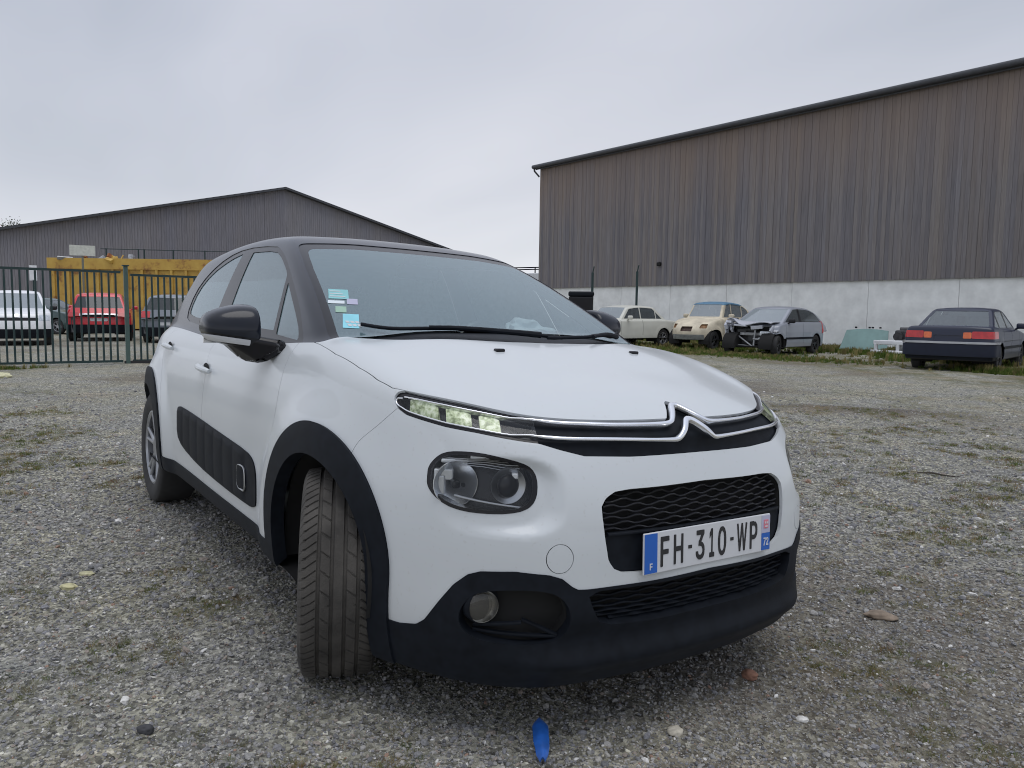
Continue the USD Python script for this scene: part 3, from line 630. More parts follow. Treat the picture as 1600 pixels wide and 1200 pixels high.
AIRB = chaikin([(-1.866, 0.604), (-1.840, 0.624), (-1.785, 0.629), (-1.440, 0.617), (-0.995, 0.595), (-0.673, 0.579), (-0.590, 0.560), (-0.558, 0.523), (-0.550, 0.468), (-0.555, 0.400), (-0.587, 0.381), (-0.653, 0.374), (-1.011, 0.378), (-1.454, 0.395), (-1.770, 0.432), (-1.859, 0.470)], 1)
FGLASS = chaikin([(-1.546, 1.393), (-1.546, 1.393), (-1.182, 1.380), (-1.050, 1.342), (-0.877, 1.270), (-0.859, 1.240), (-0.764, 1.036), (-0.764, 1.036), (-1.487, 1.051), (-1.487, 1.051)], 1)
QGLASS = chaikin([(-0.818, 1.229), (-0.818, 1.229), (-0.522, 1.069), (-0.453, 1.012), (-0.452, 1.008), (-0.716, 1.022), (-0.716, 1.022)], 1)
RGLASS = chaikin([(-1.725, 1.396), (-1.725, 1.396), (-1.915, 1.375), (-2.202, 1.308), (-2.355, 1.214), (-2.368, 1.113), (-2.303, 1.077), (-1.714, 1.056), (-1.714, 1.056)], 1)
DLO = chaikin([(-1.726, 1.424), (-1.234, 1.407), (-1.081, 1.374), (-0.893, 1.301), (-0.565, 1.133), (-0.424, 1.031), (-0.359, 0.985), (-0.444, 0.975), (-0.923, 0.995), (-2.209, 1.037), (-2.401, 1.072), (-2.423, 1.204), (-2.280, 1.310), (-2.017, 1.393)], 1)
def fr(P): return np.stack([np.arctan2(np.abs(P[:, 1]), P[:, 0] + .6), P[:, 2]], 1)
def masked(cond, fun, P):
    v = np.full(len(P), 1.0); m = cond(P)
    if m.any(): v[m] = fun(P[m])
    return v
def front_poly(Q, u0=-1, u1=2, z0=0, z1=2):
    lo, hi = Q.min(0) - .05, Q.max(0) + .05
    def f(P):
        q = fr(P); m = (P[:, 0] > .1) & (q[:, 0] > lo[0]) & (q[:, 0] < hi[0]) & (q[:, 1] > lo[1]) & (q[:, 1] < hi[1])
        v = np.full(len(P), .05)
        if m.any(): v[m] = poly_sd(Q, q[m])
        return v
    return f
def side_poly(Q, amin=.45):
    Q = np.asarray(Q); lo, hi = Q.min(0) - .05, Q.max(0) + .05
    def f(P):
        q = P[:, [0, 2]]; m = (np.abs(P[:, 1]) > amin) & (q > lo).all(1) & (q < hi).all(1)
        v = np.full(len(P), .05)
        if m.any(): v[m] = poly_sd(Q, q[m])
        return v
    return f
def stadium(xc, zc, r): return lambda P: np.where(np.abs(P[:, 1]) > .38, np.hypot(P[:, 0] - xc, np.maximum(P[:, 2] - zc, 0)) - r, .05)

car = thing('hatchback', 'white hatchback with a black roof, number plate FH-310-WP and front wheel turned', 'car', CAR_T, CAR_RZ)
UsdGeom.Xform(stage.GetPrimAtPath(car)).AddRotateXOp().Set(CAR_RX)
Vh, Th = net(HF, (-3.3, -1.0, .10), (.96, .03, 1.56), .020)
Vh, Th = subdivide(HF, Vh, Th)
Mh, _ = cut((Vh, Th), lambda P: P[:, 1])
SEAMS = []
def gap(Ms, f, w=.0018):
    """Cuts along f = 0 and leaves a narrow dark joint there."""
    vals = f if callable(f) else None
    a, rest = cut(Ms, lambda P: f(P) + w)
    g, b = cut(rest, lambda P: f(P) - w)
    SEAMS.append(g); return a, b
def emit(name, Ms, mat, centre=False, off=0.0, skirt=.010, parent=None, label=None, disp=None):
    if len(Ms[1]) == 0: return None
    m = shell(HF, Ms, off, skirt, disp)
    if centre: return part(parent or car, name, both(m), mat, label=label)
    p = part(parent or car, name, m, mat, label=label); part(parent or car, name, flip_y(m), mat); return p
base, Mh = cut(Mh, lambda P: P[:, 2] - belly(P[:, 0]) - .012)
emit('underbody', base, LINER, centre=True, skirt=0)
AX = .035
for xc in (AX, WB):
    _, Mh = cut(Mh, stadium(xc, .375, .307))
arch_pieces = []
for xc in (AX, WB + .01):
    A, Mh = cut(Mh, stadium(xc, .392, .385)); arch_pieces.append(A)
# nose: black lower bumper with its grille and lamp pockets
blk, Mh = cut(Mh, front_poly(BLK))
lg, blk = cut(blk, front_poly(LG)); fogp, blk = cut(blk, front_poly(FOG))
sill, Mh = cut(Mh, lambda P: np.where((P[:, 0] < .3) & (P[:, 0] > -2.75), P[:, 2] - (.318 + .010 * np.clip(-(P[:, 0] + .33) / 1.6, 0, 1)), .05))
rearb, Mh = cut(Mh, lambda P: np.maximum(P[:, 2] - .45, P[:, 0] + 2.75))
band, Mh = cut(Mh, front_poly(sym(BAND)))
hlp, Mh = cut(Mh, front_poly(HL))
grp, Mh = cut(Mh, front_poly(GR))
# greenhouse
xh = sp((-.12, .100), (0, .105), (.12, .098), (.28, .072), (.44, .004), (.575, -.090), (.657, -.215), (.76, -.33))
gh, Mh = cut(Mh, lambda P: np.maximum(hero_green(P) - hero_lower(P) - .004, -P[:, 2] + .93))
cowl, Mh = cut(Mh, lambda P: np.where((P[:, 2] > .9) & (np.abs(P[:, 1]) < .70) & (P[:, 0] > -.6) & (P[:, 0] < .4), P[:, 0] - xh(np.abs(P[:, 1])), .05))
# hood, wings, bumper, doors
zf = sp(*[(b[0], b[1]) for b in BAND[3:11]])
def hood_val(P):
    q = fr(P); a = np.abs(P[:, 1])
    edge = np.interp(P[:, 0], [-.4, -.216, -.045, .144, .255, .332, .43], [.728, .736, .752, .754, .746, .730, .70])
    front_lim = zf(np.clip(q[:, 0], .068, .66)) - P[:, 2]
    v = np.maximum(a - edge, front_lim)
    return np.where((P[:, 0] > -.42) & (P[:, 2] > .7), v, .05)
hood, Mh = gap(Mh, hood_val, .0008)
bx = sp((.2, .230), (.60, .230), (.725, .248), (.748, .260), (.792, .307), (.847, .364), (.9, .415))
Mh, bump = gap(Mh, lambda P: P[:, 0] - bx(P[:, 2]), .0010)
Mh, wing = gap(Mh, lambda P: P[:, 0] - np.interp(P[:, 2], [.3, .6, .8, .95, 1.05], [-.375, -.372, -.375, -.40, -.42]), .0014)
airb, Mh = cut(Mh, side_poly(AIRB))
Mh, fdoor = gap(Mh, lambda P: P[:, 0] - np.interp(P[:, 2], [.3, .8, 1.05], [-1.36, -1.39, -1.50]), .0015)
rq, rdoor = gap(Mh, lambda P: P[:, 0] - np.interp(P[:, 2], [.3, .45, .6, .75, .9, 1.05], [-2.13, -2.13, -2.16, -2.25, -2.40, -2.47]), .0015)
TOWQ = [(.337 + .024 * math.cos(t), .510 + .037 * math.sin(t)) for t in np.arange(24) / 24 * 2 * math.pi]
tow, bump = gap(bump, front_poly(np.array(TOWQ)), .0007)
body = emit('front_bumper', bump, WHITE, centre=True)
emit('tow_eye_cover', tow, WHITE, off=.0005)
emit('hood', hood, WHITE, centre=True)
emit('front_wing', wing, WHITE)
emit('front_door', fdoor, WHITE); emit('rear_door', rdoor, WHITE)
emit('rear_quarter', rq, WHITE, centre=True)
emit('bumper_cladding', blk, PLASTIC, centre=True, off=.004, skirt=.03)
emit('rear_bumper_cladding', rearb, PLASTIC, centre=True, off=.004)
for A in arch_pieces: emit('arch_cladding', A, PLASTIC, off=.010, skirt=.045)
emit('sill_cladding', sill, PLASTIC, off=.006, skirt=.02)
def rib(P):
    s = (P[:, 0] + 1.88) / 1.33 * 9.0
    zc = np.clip((P[:, 2] - .375) / .25, 0, 1)
    lobe = np.abs(np.sin(np.pi * np.clip(s, 0, 8))) ** .45
    edge = sstep(-side_poly(AIRB)(P) / .022)
    return .007 * lobe * edge * np.where(s < 8, 1, .35)
emit('side_bump_panel', airb, PLASTIC, off=.005, skirt=.012, disp=rib)
for s_ in SEAMS: emit('panel_seam', s_, SEAM, off=-.006, skirt=0)
# windscreen and side glass cut out of the greenhouse
def ws_val(P):
    a, z, x = np.abs(P[:, 1]), P[:, 2], P[:, 0]
    e1 = a - np.interp(z, [.95, 1.044, 1.175, 1.28, 1.405, 1.45], [.727, .692, .645, .606, .546, .525])
    e2 = z - (1.420 - .13 * np.maximum(a - .28, 0) ** 1.5)
    v = smax(e1, e2, .05)
    return np.where(x > -1.25, v, .05)
screen, gh = cut(gh, ws_val)
frit, screen = cut(screen, lambda P: -(ws_val(P) + .026))
dlo, gh = cut(gh, side_poly(DLO))
g1, dlo = cut(dlo, side_poly(FGLASS)); g2, dlo = cut(dlo, side_poly(QGLASS)); g3, dlo = cut(dlo, side_poly(RGLASS))
rearg, gh = cut(gh, lambda P: np.maximum(np.maximum(np.abs(P[:, 1]) - .50, np.abs(P[:, 2] - 1.22) - .11), P[:, 0] + 2.6))
emit('roof', gh, BLACKROOF, centre=True)
emit('windscreen', screen, WINDSCREEN, centre=True, off=-.003, skirt=0)
emit('windscreen_surround', frit, GLOSSBLK, centre=True, off=-.003, skirt=0)
emit('window_frame', dlo, GLOSSBLK, off=-.003, skirt=0)
for g in (g1, g2, g3): emit('side_window', g, SIDEGLASS, off=-.006, skirt=0)
emit('rear_window', rearg, SIDEGLASS, centre=True, off=-.003, skirt=0)
emit('cowl', cowl, PLASTIC, centre=True, off=-.010, skirt=.02)
# inside
v, t, n = both(shell(HF, gh, -.03, 0)); part(car, 'head_lining', (v, t[:, ::-1], -n), HEADLINE)
trim, _ = cut(join3([(a, b, a) for a, b in (fdoor, rdoor, airb)])[:2], lambda P: .42 - P[:, 2]); _, trim = cut(join3([(a, b, a) for a, b in (fdoor, rdoor)])[:2], lambda P: P[:, 2] - .35)
v, t, n = shell(HF, trim, -.045, 0); v2, t2, n2 = flip_y((v, t, n))
for a_, b_, c_ in ((v, t, n), (v2, t2, n2)): part(car, 'door_trim', (a_, b_[:, ::-1], -c_), CABIN)
part(car, 'cabin_floor', box((2.9, 1.36, .03), (-1.45, 0, .30)), CABIN)
dash = extrude([(-.80, .72), (-.76, .90), (-.62, .965), (-.30, .985), (-.14, .965), (-.12, .55), (-.62, .50)], 1.24)
db = part(car, 'dashboard', dash, CABIN)
part(db, 'instrument_hood', rbox((.22, .36, .10), .035, (-.62, .34, .985)), CABIN)
cr = trimesh.creation.icosphere(3, 1.0); vv = cr.vertices; cr.vertices = vv * (.55 + .8 * meshkit.noise(vv * 2.6, 17))[:, None] * [.07, .13, .07]; cr.apply_translation((-.36, .21, 1.045)); part(db, 'crumpled_paper', cr, STICK_W, smooth=False)
part(db, 'paper_sheet', rbox((.14, .26, .010), .004, (-.30, -.02, .992), rotm(.5, [0, 0, 1])), STICK_W)
ang = np.arange(40) / 40 * 2 * np.pi; ring = np.stack([np.zeros(40), .18 * np.cos(ang), .18 * np.sin(ang)], 1)
R = rotm(math.radians(-24), [0, 1, 0])
sw = tube(ring, .016, 10, closed=True); spk = [rbox((.02, .34, .035), .008), rbox((.02, .035, .17), .008, (0, 0, -.09)), rbox((.05, .13, .10), .02)]
sw = cat([sw] + spk); sw.apply_transform(R); sw.apply_translation((-.83, .34, .93)); part(car, 'steering_wheel', sw, GLOSSBLK)
for y in (-.36, .36):
    s = part(car, 'seat', cat([rbox((.50, .50, .16), .06, (-1.25, y, .56)), rbox((.14, .48, .62), .06, (-1.57, y, .86), rotm(math.radians(-14), [0, 1, 0]))]), SEATFAB)
    part(s, 'headrest', rbox((.10, .27, .19), .045, (-1.70, y, 1.245)), SEATFAB)
bs = part(car, 'seat', cat([rbox((.48, 1.20, .15), .06, (-2.18, 0, .60)), rbox((.13, 1.22, .60), .06, (-2.46, 0, .88), rotm(math.radians(-16), [0, 1, 0]))]), SEATFAB, label='rear bench seat')
for y in (-.38, .38): part(bs, 'headrest', rbox((.09, .25, .14), .04, (-2.56, y, 1.20)), SEATFAB)
part(car, 'rear_view_mirror', cat([rbox((.035, .21, .065), .016, (-.93, 0, 1.315)), rbox((.08, .10, .05), .02, (-.96, 0, 1.365))]), GLOSSBLK)
# stickers on the inside of the windscreen, low by the passenger's pillar
def on_screen(y, z, off):
    y, z = np.asarray(y, float), np.asarray(z, float)
    mk = lambda x: np.stack([x, y, z], -1)
    P = mk(bisect(lambda x: hero_green(mk(x)), -1.2, .4, len(y))); g = grad(hero_green, P); g /= np.linalg.norm(g, axis=1, keepdims=True); return P + g * off
for (y0, y1, z0, z1, m) in ((-.600, -.530, 1.164, 1.201, STICK_T), (-.624, -.567, 1.146, 1.157, STICK_W), (-.556, -.518, 1.145, 1.166, STICK_P), (-.617, -.580, 1.114, 1.136, STICK_G), (-.620, -.566, 1.060, 1.109, STICK_B)):
    yy_, zz_ = np.meshgrid(np.linspace(y0, y1, 4), np.linspace(z0, z1, 4)); yy_ = yy_ - .75 * (z1 - zz_) * .9 + .33 * (z1 - z0); P = on_screen(yy_.ravel(), zz_.ravel(), -.0015)
    Q = [[i * 4 + j, i * 4 + j + 1, i * 4 + j + 5, i * 4 + j + 4] for i in range(3) for j in range(3)]
    part(car, 'windscreen_sticker', (P, np.array(Q)), m, smooth=True)
    if m is STICK_T:
        for k in range(3):
            za = z0 + .007 + k * .010; yy_, zz_ = np.meshgrid([y0 + .004, y1 - .012 - .008 * k], [za, za + .003]); P = on_screen(yy_.ravel() + .33 * (z1 - z0) - .675 * (z1 - zz_.ravel()), zz_.ravel(), -.0005); part(car, 'sticker_field', (P, np.array([[0, 1, 3, 2]])), PLATEW, smooth=True)
    if m is STICK_B:
        for k in range(3):
            for r_ in range(2):
                ya = y0 + .006 + k * .016; za = z0 + .006 + r_ * .011
                yy_, zz_ = np.meshgrid([ya, ya + .012], [za, za + .007]); P = on_screen(yy_.ravel(), zz_.ravel(), -.0005); part(car, 'sticker_field', (P, np.array([[0, 1, 3, 2]])), PLATEW, smooth=True)
# upper band: dark insert, chrome bars with the double chevron, running lamps
emit('nose_insert', cut(band, lambda P: fr(P)[:, 0] - .372)[0], PLASTIC, centre=True, off=-.016, skirt=-.004)
drl = cut(band, lambda P: fr(P)[:, 0] - .366)[1]
def drl_inset(P, w): return poly_sd(sym(BAND), fr(P)) + w
rim, lens = cut(drl, lambda P: -drl_inset(P, .011))
def chev(path, n=260):
    p = np.array(path, float); full = np.vstack([p[::-1] * [-1, 1], p[1:] if p[0, 0] == 0 else p])
    s = np.r_[0, np.cumsum(np.hypot(*np.diff(full * [1.4, 1], axis=0).T))]; q = np.linspace(0, s[-1], n)
    u, z = np.interp(q, s, full[:, 0]), np.interp(q, s, full[:, 1])
    k = np.exp(-.5 * (np.arange(-4, 5) / 1.3) ** 2); k /= k.sum(); zs = np.convolve(np.pad(z, 4, mode='edge'), k, 'valid'); return u, zs
c1 = [(0.000, 0.872), (0.010, 0.869), (0.053, 0.831), (0.070, 0.829), (0.198, 0.830), (0.313, 0.835), (0.385, 0.842), (0.465, 0.858), (0.545, 0.873), (0.606, 0.882), (0.639, 0.885)]
c2 = [(0.000, 0.838), (0.010, 0.835), (0.053, 0.790), (0.070, 0.790), (0.211, 0.796), (0.312, 0.799), (0.357, 0.803), (0.391, 0.807), (0.427, 0.810), (0.483, 0.820), (0.543, 0.829), (0.595, 0.840), (0.631, 0.849), (0.648, 0.860)]
bars = []
for c, nm in ((c1, 'upper'), (c2, 'lower')):
    u, z = chev(c); P, n_ = on_front(u, z, -.002 + .006 * np.exp(-(u / .085) ** 2) - .008 * sstep((np.abs(u) - .37) / .06))
    w = .0058 + .0042 * np.exp(-(u / .06) ** 2) - .0030 * sstep((np.abs(u) - .33) / .06) - .0004
    part(car, 'chrome_bar', strip(P, n_, w, .0085), CHROME)
u, z = np.array([.643, .655, .659, .659, .656, .649]), np.array([.881, .880, .875, .869, .864, .859])
for s in (-1, 1):
    P, n_ = on_front(u * s, z, -.012); part(car, 'chrome_bar', strip(P, n_, .0028, .010), CHROME)
emit('running_lamp_surround', rim, GLOSSBLK, off=-.008, skirt=.02)
rl = emit('running_lamp', lens, HLDARK, off=-.030, skirt=0)
emit('running_lamp_lens', lens, LENS, off=-.007, skirt=0)
for s in (-1, 1):
    for (ua, ub) in ((.627, .561), (.544, .491), (.475, .434)):
        q = []
        for zz0, zz1 in ((.25, .82),):
            uu = np.linspace(ua, ub, 6); ztop = np.interp(uu, [.372, .461, .545, .606, .645, .66], [.850, .867, .884, .893, .899, .897]) - .012
            zbot = np.interp(uu, [.364, .395, .425, .482, .542, .595, .632, .652], [.7865, .791, .796, .807, .817, .828, .838, .852]) + .011
            zm = (ztop + zbot) / 2
            pts = []
            for i in range(6):
                f_ = .85 if i in (0, 5) else 1.0
                for zz_ in (zm[i] + (ztop[i] - zm[i]) * f_, zm[i] + (zbot[i] - zm[i]) * f_): pts.append((uu[i], zz_))
            pts = np.array(pts); Pa, n_ = on_front(pts[:, 0] * s, pts[:, 1], -.026); Pb, _ = on_front(pts[:, 0] * s, pts[:, 1], -.011)
            m = trimesh.Trimesh(np.vstack([Pa, Pb * .999 + Pa * .001])).convex_hull
        part(car, 'running_lamp_block', m, LEDGREEN)
# headlamps
rimh, lensh = cut(hlp, lambda P: -(poly_sd(HL, fr(P)) + .009))
emit('headlamp_surround', rimh, GLOSSBLK, off=.001, skirt=.03)
emit('headlamp_lens', lensh, LENS, off=.006, skirt=0)
emit('headlamp_housing', lensh, HLDARK, off=-.062, skirt=-.033)
BRIGHTMET = plain('bright_metal', (.80, .82, .84), rough=.25, metal=.4, var=.1)
def bowl(u, z, r, depth, inset, s, squash=1.0):
    """A reflector bowl that opens outward at (u, z)."""
    P, n_ = on_front(np.array([u * s]), np.array([z]), inset)
    t = np.linspace(0, 1, 10); prof = np.stack([r * t, -depth * (1 - t ** 2)], 1)
    m = trimesh.creation.revolve(np.vstack([prof, [[r * 1.02, 0], [r * 1.02, -.004]]]), sections=36)
    d = np.array([1.0, .28 * s, 0.04]); d /= np.linalg.norm(d)
    z_ = d; x_ = np.cross([0, 0, 1], z_); x_ /= np.linalg.norm(x_); y_ = np.cross(z_, x_)
    Rm = np.eye(4); Rm[:3, 0], Rm[:3, 1], Rm[:3, 2] = x_, y_ * squash, z_; Rm[:3, 3] = P[0]
    m.apply_transform(Rm); return m, P[0], d
for s in (-1, 1):
    hp = group_part(car, 'headlamp')
    m, c, d = bowl(.524, .679, .058, .045, -.018, s, 1.0); part(hp, 'reflector', m, REFLECT)
    for (uu_, zz_, sz) in ((.550, .700, (.02, .05, .030)), (.555, .672, (.02, .022, .05)), (.528, .737, (.02, .07, .012)), (.478, .745, (.02, .05, .010)), (.409, .711, (.02, .018, .016))):
        Pq, _ = on_front(np.array([uu_ * s]), np.array([zz_]), -.022); part(hp, 'reflector_facet', rbox(sz, .004, Pq[0], rotm(s * .6, [0, 0, 1]), 1), BRIGHTMET)
    part(hp, 'bulb_shield', rbox((.05, .024, .022), .008, c - d * .01, rotm(s * .27, [0, 0, 1])), HLDARK)
    m, c2_, d = bowl(.422, .685, .046, .012, -.024, s); part(hp, 'projector_ring', m, SATIN)
    ball = trimesh.creation.icosphere(3, .032); ball.apply_scale((.6, 1, 1)); ball.apply_translation(c2_ - d * .004)
    part(hp, 'projector_lens', ball, GLOSSBLK)
    for k in range(5):
        t = k / 4; uu = np.linspace(.545 - .012 * t, .40, 12); zz_ = np.full(12, .742 - .0035 * k) - .10 * np.maximum(.47 - uu, 0)
        P, n_ = on_front(uu * s, zz_, -.010 - .004 * k); part(hp, 'lens_flute', strip(P, n_, .0012, .0015, 4), SATIN)
    uu = np.linspace(.53, .39, 14); P, n_ = on_front(uu * s, .628 + .02 * (uu - .39) / .14, -.03); part(hp, 'trim_bar', strip(P, n_, .003, .003, 5), SATIN)
# grille openings
def mesh_rows(zs, u_half, off, pitch=.058, wob=.007, bar=.0030):
    bars_ = []
    for i, z in enumerate(zs):
        uh = u_half(z); u = np.linspace(-uh, uh, int(uh * 2 / .004)); ph = (i % 2) * .5
        tri = np.abs(((u / pitch + ph) % 1) - .5) * 2                      # 0..1..0
        zz_ = z + wob * .5 * np.clip((tri - .5) * 3.2, -1, 1)
        P, n_ = on_front(u, zz_, off + .004 * np.clip((tri - .5) * 3, -1, 1)); bars_.append(strip(P, n_, bar, .006, 5))
    return cat(bars_)
emit('grille_backing', cut(grp, lambda P: .559 - P[:, 2])[0], SEAM, centre=True, off=-.05, skirt=-.038)
emit('plate_carrier', cut(grp, lambda P: .559 - P[:, 2])[1], PLASTIC, centre=True, off=-.013, skirt=0)
gu = lambda z: np.interp(z, [.452, .477, .499, .556, .614, .636, .656, .670], [.17, .228, .239, .245, .249, .247, .238, .218])
part(car, 'upper_grille', mesh_rows(np.arange(.573, .672, .0150), gu, -.022), GLOSSBLK, label='honeycomb grille above the number plate')
P, n_ = on_front(np.linspace(-.243, .243, 120), .5615, -.012); part(car, 'grille_ledge', strip(P, n_, .005, .008, 6), PLASTIC)
emit('lower_grille_backing', lg, SEAM, centre=True, off=-.06, skirt=-.033)
lu = lambda z: np.interp(z, [.32, .332, .345, .385, .414, .422], [.20, .233, .258, .272, .278, .26])
part(car, 'lower_grille', mesh_rows(np.arange(.332, .420, .0145), lu, -.025), PLASTIC, label='honeycomb grille below the number plate')
# fog lamp pockets
emit('fog_lamp_pocket', fogp, LINER, off=-.055, skirt=-.028)
for s in (-1, 1):
    fp = group_part(car, 'fog_lamp')
    P, n_ = on_front(np.array([.467 * s]), np.array([.375]), -.026)
    d = np.array([1, .12 * s, 0]); d /= np.linalg.norm(d)
    m, c, d = bowl(.467, .375, .040, .030, -.016, s); part(fp, 'reflector', m, REFLECT)
    b = trimesh.creation.icosphere(3, .041); b.apply_scale((.30, 1, 1)); b.apply_transform(rotm(s * .27, [0, 0, 1])); b.apply_translation(c - d * .001); part(fp, 'lens', b, pane('fog_lens', (.9, .89, .84), dust=.05, dust_col=(.5, .47, .40), ior=1.4) if s < 0 else pane('fog_lens_far', (.9, .88, .82), dust=.12))
    part(fp, 'bezel', cyl(.047, .03, c - d * .022, 'x', 28), PLASTIC)
    for (ua, za, ub, zb) in ((.487, .307, .335, .305), (.400, .343, .335, .307), (.487, .320, .40, .343)):
        uu = np.linspace(ua, ub, 16); P, n_ = on_front(uu * s, np.linspace(za, zb, 16), np.linspace(-.03, -.012, 16)); part(fp, 'pocket_rib', strip(P, n_, .0045, .006, 6), PLASTIC)
# number plate
pz, ph_, pw = .5065, .110, .520
Pc, _ = on_front(np.array([0., .16, .16]), np.array([pz, pz, pz + .05]), 0); px_ = Pc[0, 0] + .001
tilt = math.radians(3)
PT = np.eye(4); PT[:3, 0], PT[:3, 1], PT[:3, 2] = (0, 1, 0), (-math.sin(tilt), 0, math.cos(tilt)), (math.cos(tilt), 0, math.sin(tilt)); PT[:3, 3] = (px_, 0, pz)
pl = group_part(car, 'number_plate', label='number plate FH-310-WP with blue ends')
def pput(m, name, mat): m.apply_transform(PT); return part(pl, name, m, mat)
pput(rbox((pw, ph_, .006), .0028, (0, 0, 0)), 'plate_blank', PLATEW)
pput(box((.046, .104, .002), (-.2345, 0, .0032)), 'blue_band', PLATEB)
pput(box((.038, .050, .002), (.2385, -.026, .0032)), 'blue_band', PLATEB)
pput(box((.038, .051, .002), (.2385, .0255, .0032)), 'emblem_field', STICK_P)
def letters(txt, h, w, at, name, mat):
    t = meshkit.text_mesh(txt, h, .0012, bold=True); b = t.bounds
    t.apply_translation(-np.array([(b[0, 0] + b[1, 0]) / 2, (b[0, 1] + b[1, 1]) / 2, 0])); t.apply_scale((w / (b[1, 0] - b[0, 0]), 1, 1)); t.apply_translation(at); pput(t, name, mat)
X0, LW = -.196, .0385
xs = {'F': -.183, 'H': -.131, '-': -.088, '3': -.045, '1': .002, '0': .045, '-2': .085, 'W': .131, 'P': .183}
for k, xx_ in xs.items():
    if k[0] == '-': pput(box((.014, .009, .0012), (xx_ + .002, 0, .0036)), 'letter', PLATEK)
    else: letters(k, .076, {'F': .032, 'H': .036, '3': .035, '1': .020, '0': .034, 'W': .044, 'P': .034}[k], (xx_, 0, .003), 'letter', PLATEK)
letters('F', .016, .010, (-.2345, -.034, .0042), 'country_letter', PLATEW)
pput(cat([box((.020, .026, .001), (.2385, .026, .0046)), ]), 'emblem', PLATER)
pput(cat([box((.005, .006, .0012), (.2345, .030, .0056)), box((.005, .006, .0012), (.2435, .030, .0056)), box((.012, .004, .0012), (.2385, .019, .0056))]), 'emblem_mark', PLATEW)
letters('72', .022, .022, (.2385, -.026, .0042), 'department', PLATEW)
# door mirrors
def soft(m, size=.014, it=10):
    v, f = trimesh.remesh.subdivide_to_size(m.vertices, m.faces, size); m = trimesh.Trimesh(v, f); m.merge_vertices(); return trimesh.smoothing.filter_laplacian(m, iterations=it)
def mirror_f(P):
    x, a, z = P[:, 0], np.abs(P[:, 1]), P[:, 2]
    front = x - (-.515 - 1.6 * np.maximum(a - .86, 0) ** 2 - 5.5 * (z - 1.035) ** 2); back_ = -.705 - x
    top_ = z - (1.128 - .9 * np.maximum(a - .88, 0) ** 1.6 - .10 * np.abs(x + .63)); bot_ = (.955 + .30 * (a - .86)) - z
    outer = a - 1.020; inner = .835 - a
    d = smax(smax(front, back_, .03), smax(top_, bot_, .05), .05); return smax(smax(d, outer, .07), inner, .04)
MV, MT = net(mirror_f, (-.74, -1.05, .92), (-.48, -.80, 1.16), .008)
mcap, mlow = cut((MV, MT), lambda P: (1.012 + .12 * (np.abs(P[:, 1]) - .9)) - P[:, 2])
mind, mlow = cut(mlow, lambda P: np.where((P[:, 0] > -.66), np.maximum(np.abs(P[:, 2] - (.994 + .12 * (np.abs(P[:, 1]) - .9))) - .0095, .875 - np.abs(P[:, 1])), .05))
mgl, mlow = cut(mlow, lambda P: np.where(P[:, 0] < -.69, rrect_(np.abs(P[:, 1]), P[:, 2], .85, .995, .965, 1.08), .05)) if False else ((MV[:0], MT[:0]), mlow)
for s in (-1, 1):
    mp = group_part(car, 'door_mirror', None if s < 0 else (-.09, 0, .055)); mir = (lambda m: m) if s < 0 else flip_y
    part(mp, 'mirror_cap', mir(shell(mirror_f, mcap, 0, .004)), BLACKROOF); part(mp, 'mirror_shell', mir(shell(mirror_f, mlow, -.002, .0)), GLOSSBLK)
    part(mp, 'turn_signal', mir(shell(mirror_f, mind, .001, .004)), PLATEW)
    part(mp, 'mirror_glass', rbox((.004, .135, .105), .002, (-.709, s * .925, 1.035)), CHROME)
    part(mp, 'mirror_arm', soft(hull([(-.55, s * .90, .968), (-.66, s * .89, .968), (-.50, s * .735, .940), (-.63, s * .735, .940), (-.54, s * .79, .900), (-.60, s * .83, .905)], .022)), GLOSSBLK, smooth=True)
# door handles
for x0, z0 in ((-1.40, .838), (-2.25, .902)):
    for s in (-1, 1):
        xs_ = np.linspace(x0 - .10, x0 + .10, 9); P, n_ = on_side(xs_, np.full(9, z0) + .006 * np.linspace(1, -1, 9), 0)
        P = P + n_ * (.032 * np.sin(np.linspace(.12, math.pi - .12, 9)) ** .5)[:, None]
        h = tube(P * [1, -s, 1] if s > 0 else P, [.009, .013, .014, .014, .014, .014, .014, .013, .010], 10); h.fix_normals(); part(car, 'door_handle', h, WHITE)
        C_, n_ = on_side(np.array([x0]), np.array([z0]), .001); cupm = trimesh.creation.icosphere(2, 1); cupm.apply_scale((.055, .004, .030)); cupm.apply_translation(C_[0] * ([1, -1, 1] if s > 0 else [1, 1, 1])); part(car, 'handle_recess', cupm, SEAM)
# badge outline on the side panel
ang = np.arange(40) / 40 * 2 * np.pi
lx = -.725 + .050 * np.sign(np.cos(ang)) * np.abs(np.cos(ang)) ** .5; lz = .470 + .047 * np.sign(np.sin(ang)) * np.abs(np.sin(ang)) ** .5
P, n_ = on_side(lx, lz, .0085)
for s in (-1, 1): part(car, 'panel_ring', tube(P * ([1, -1, 1] if s > 0 else [1, 1, 1]), .0042, 6, closed=True), SATIN)
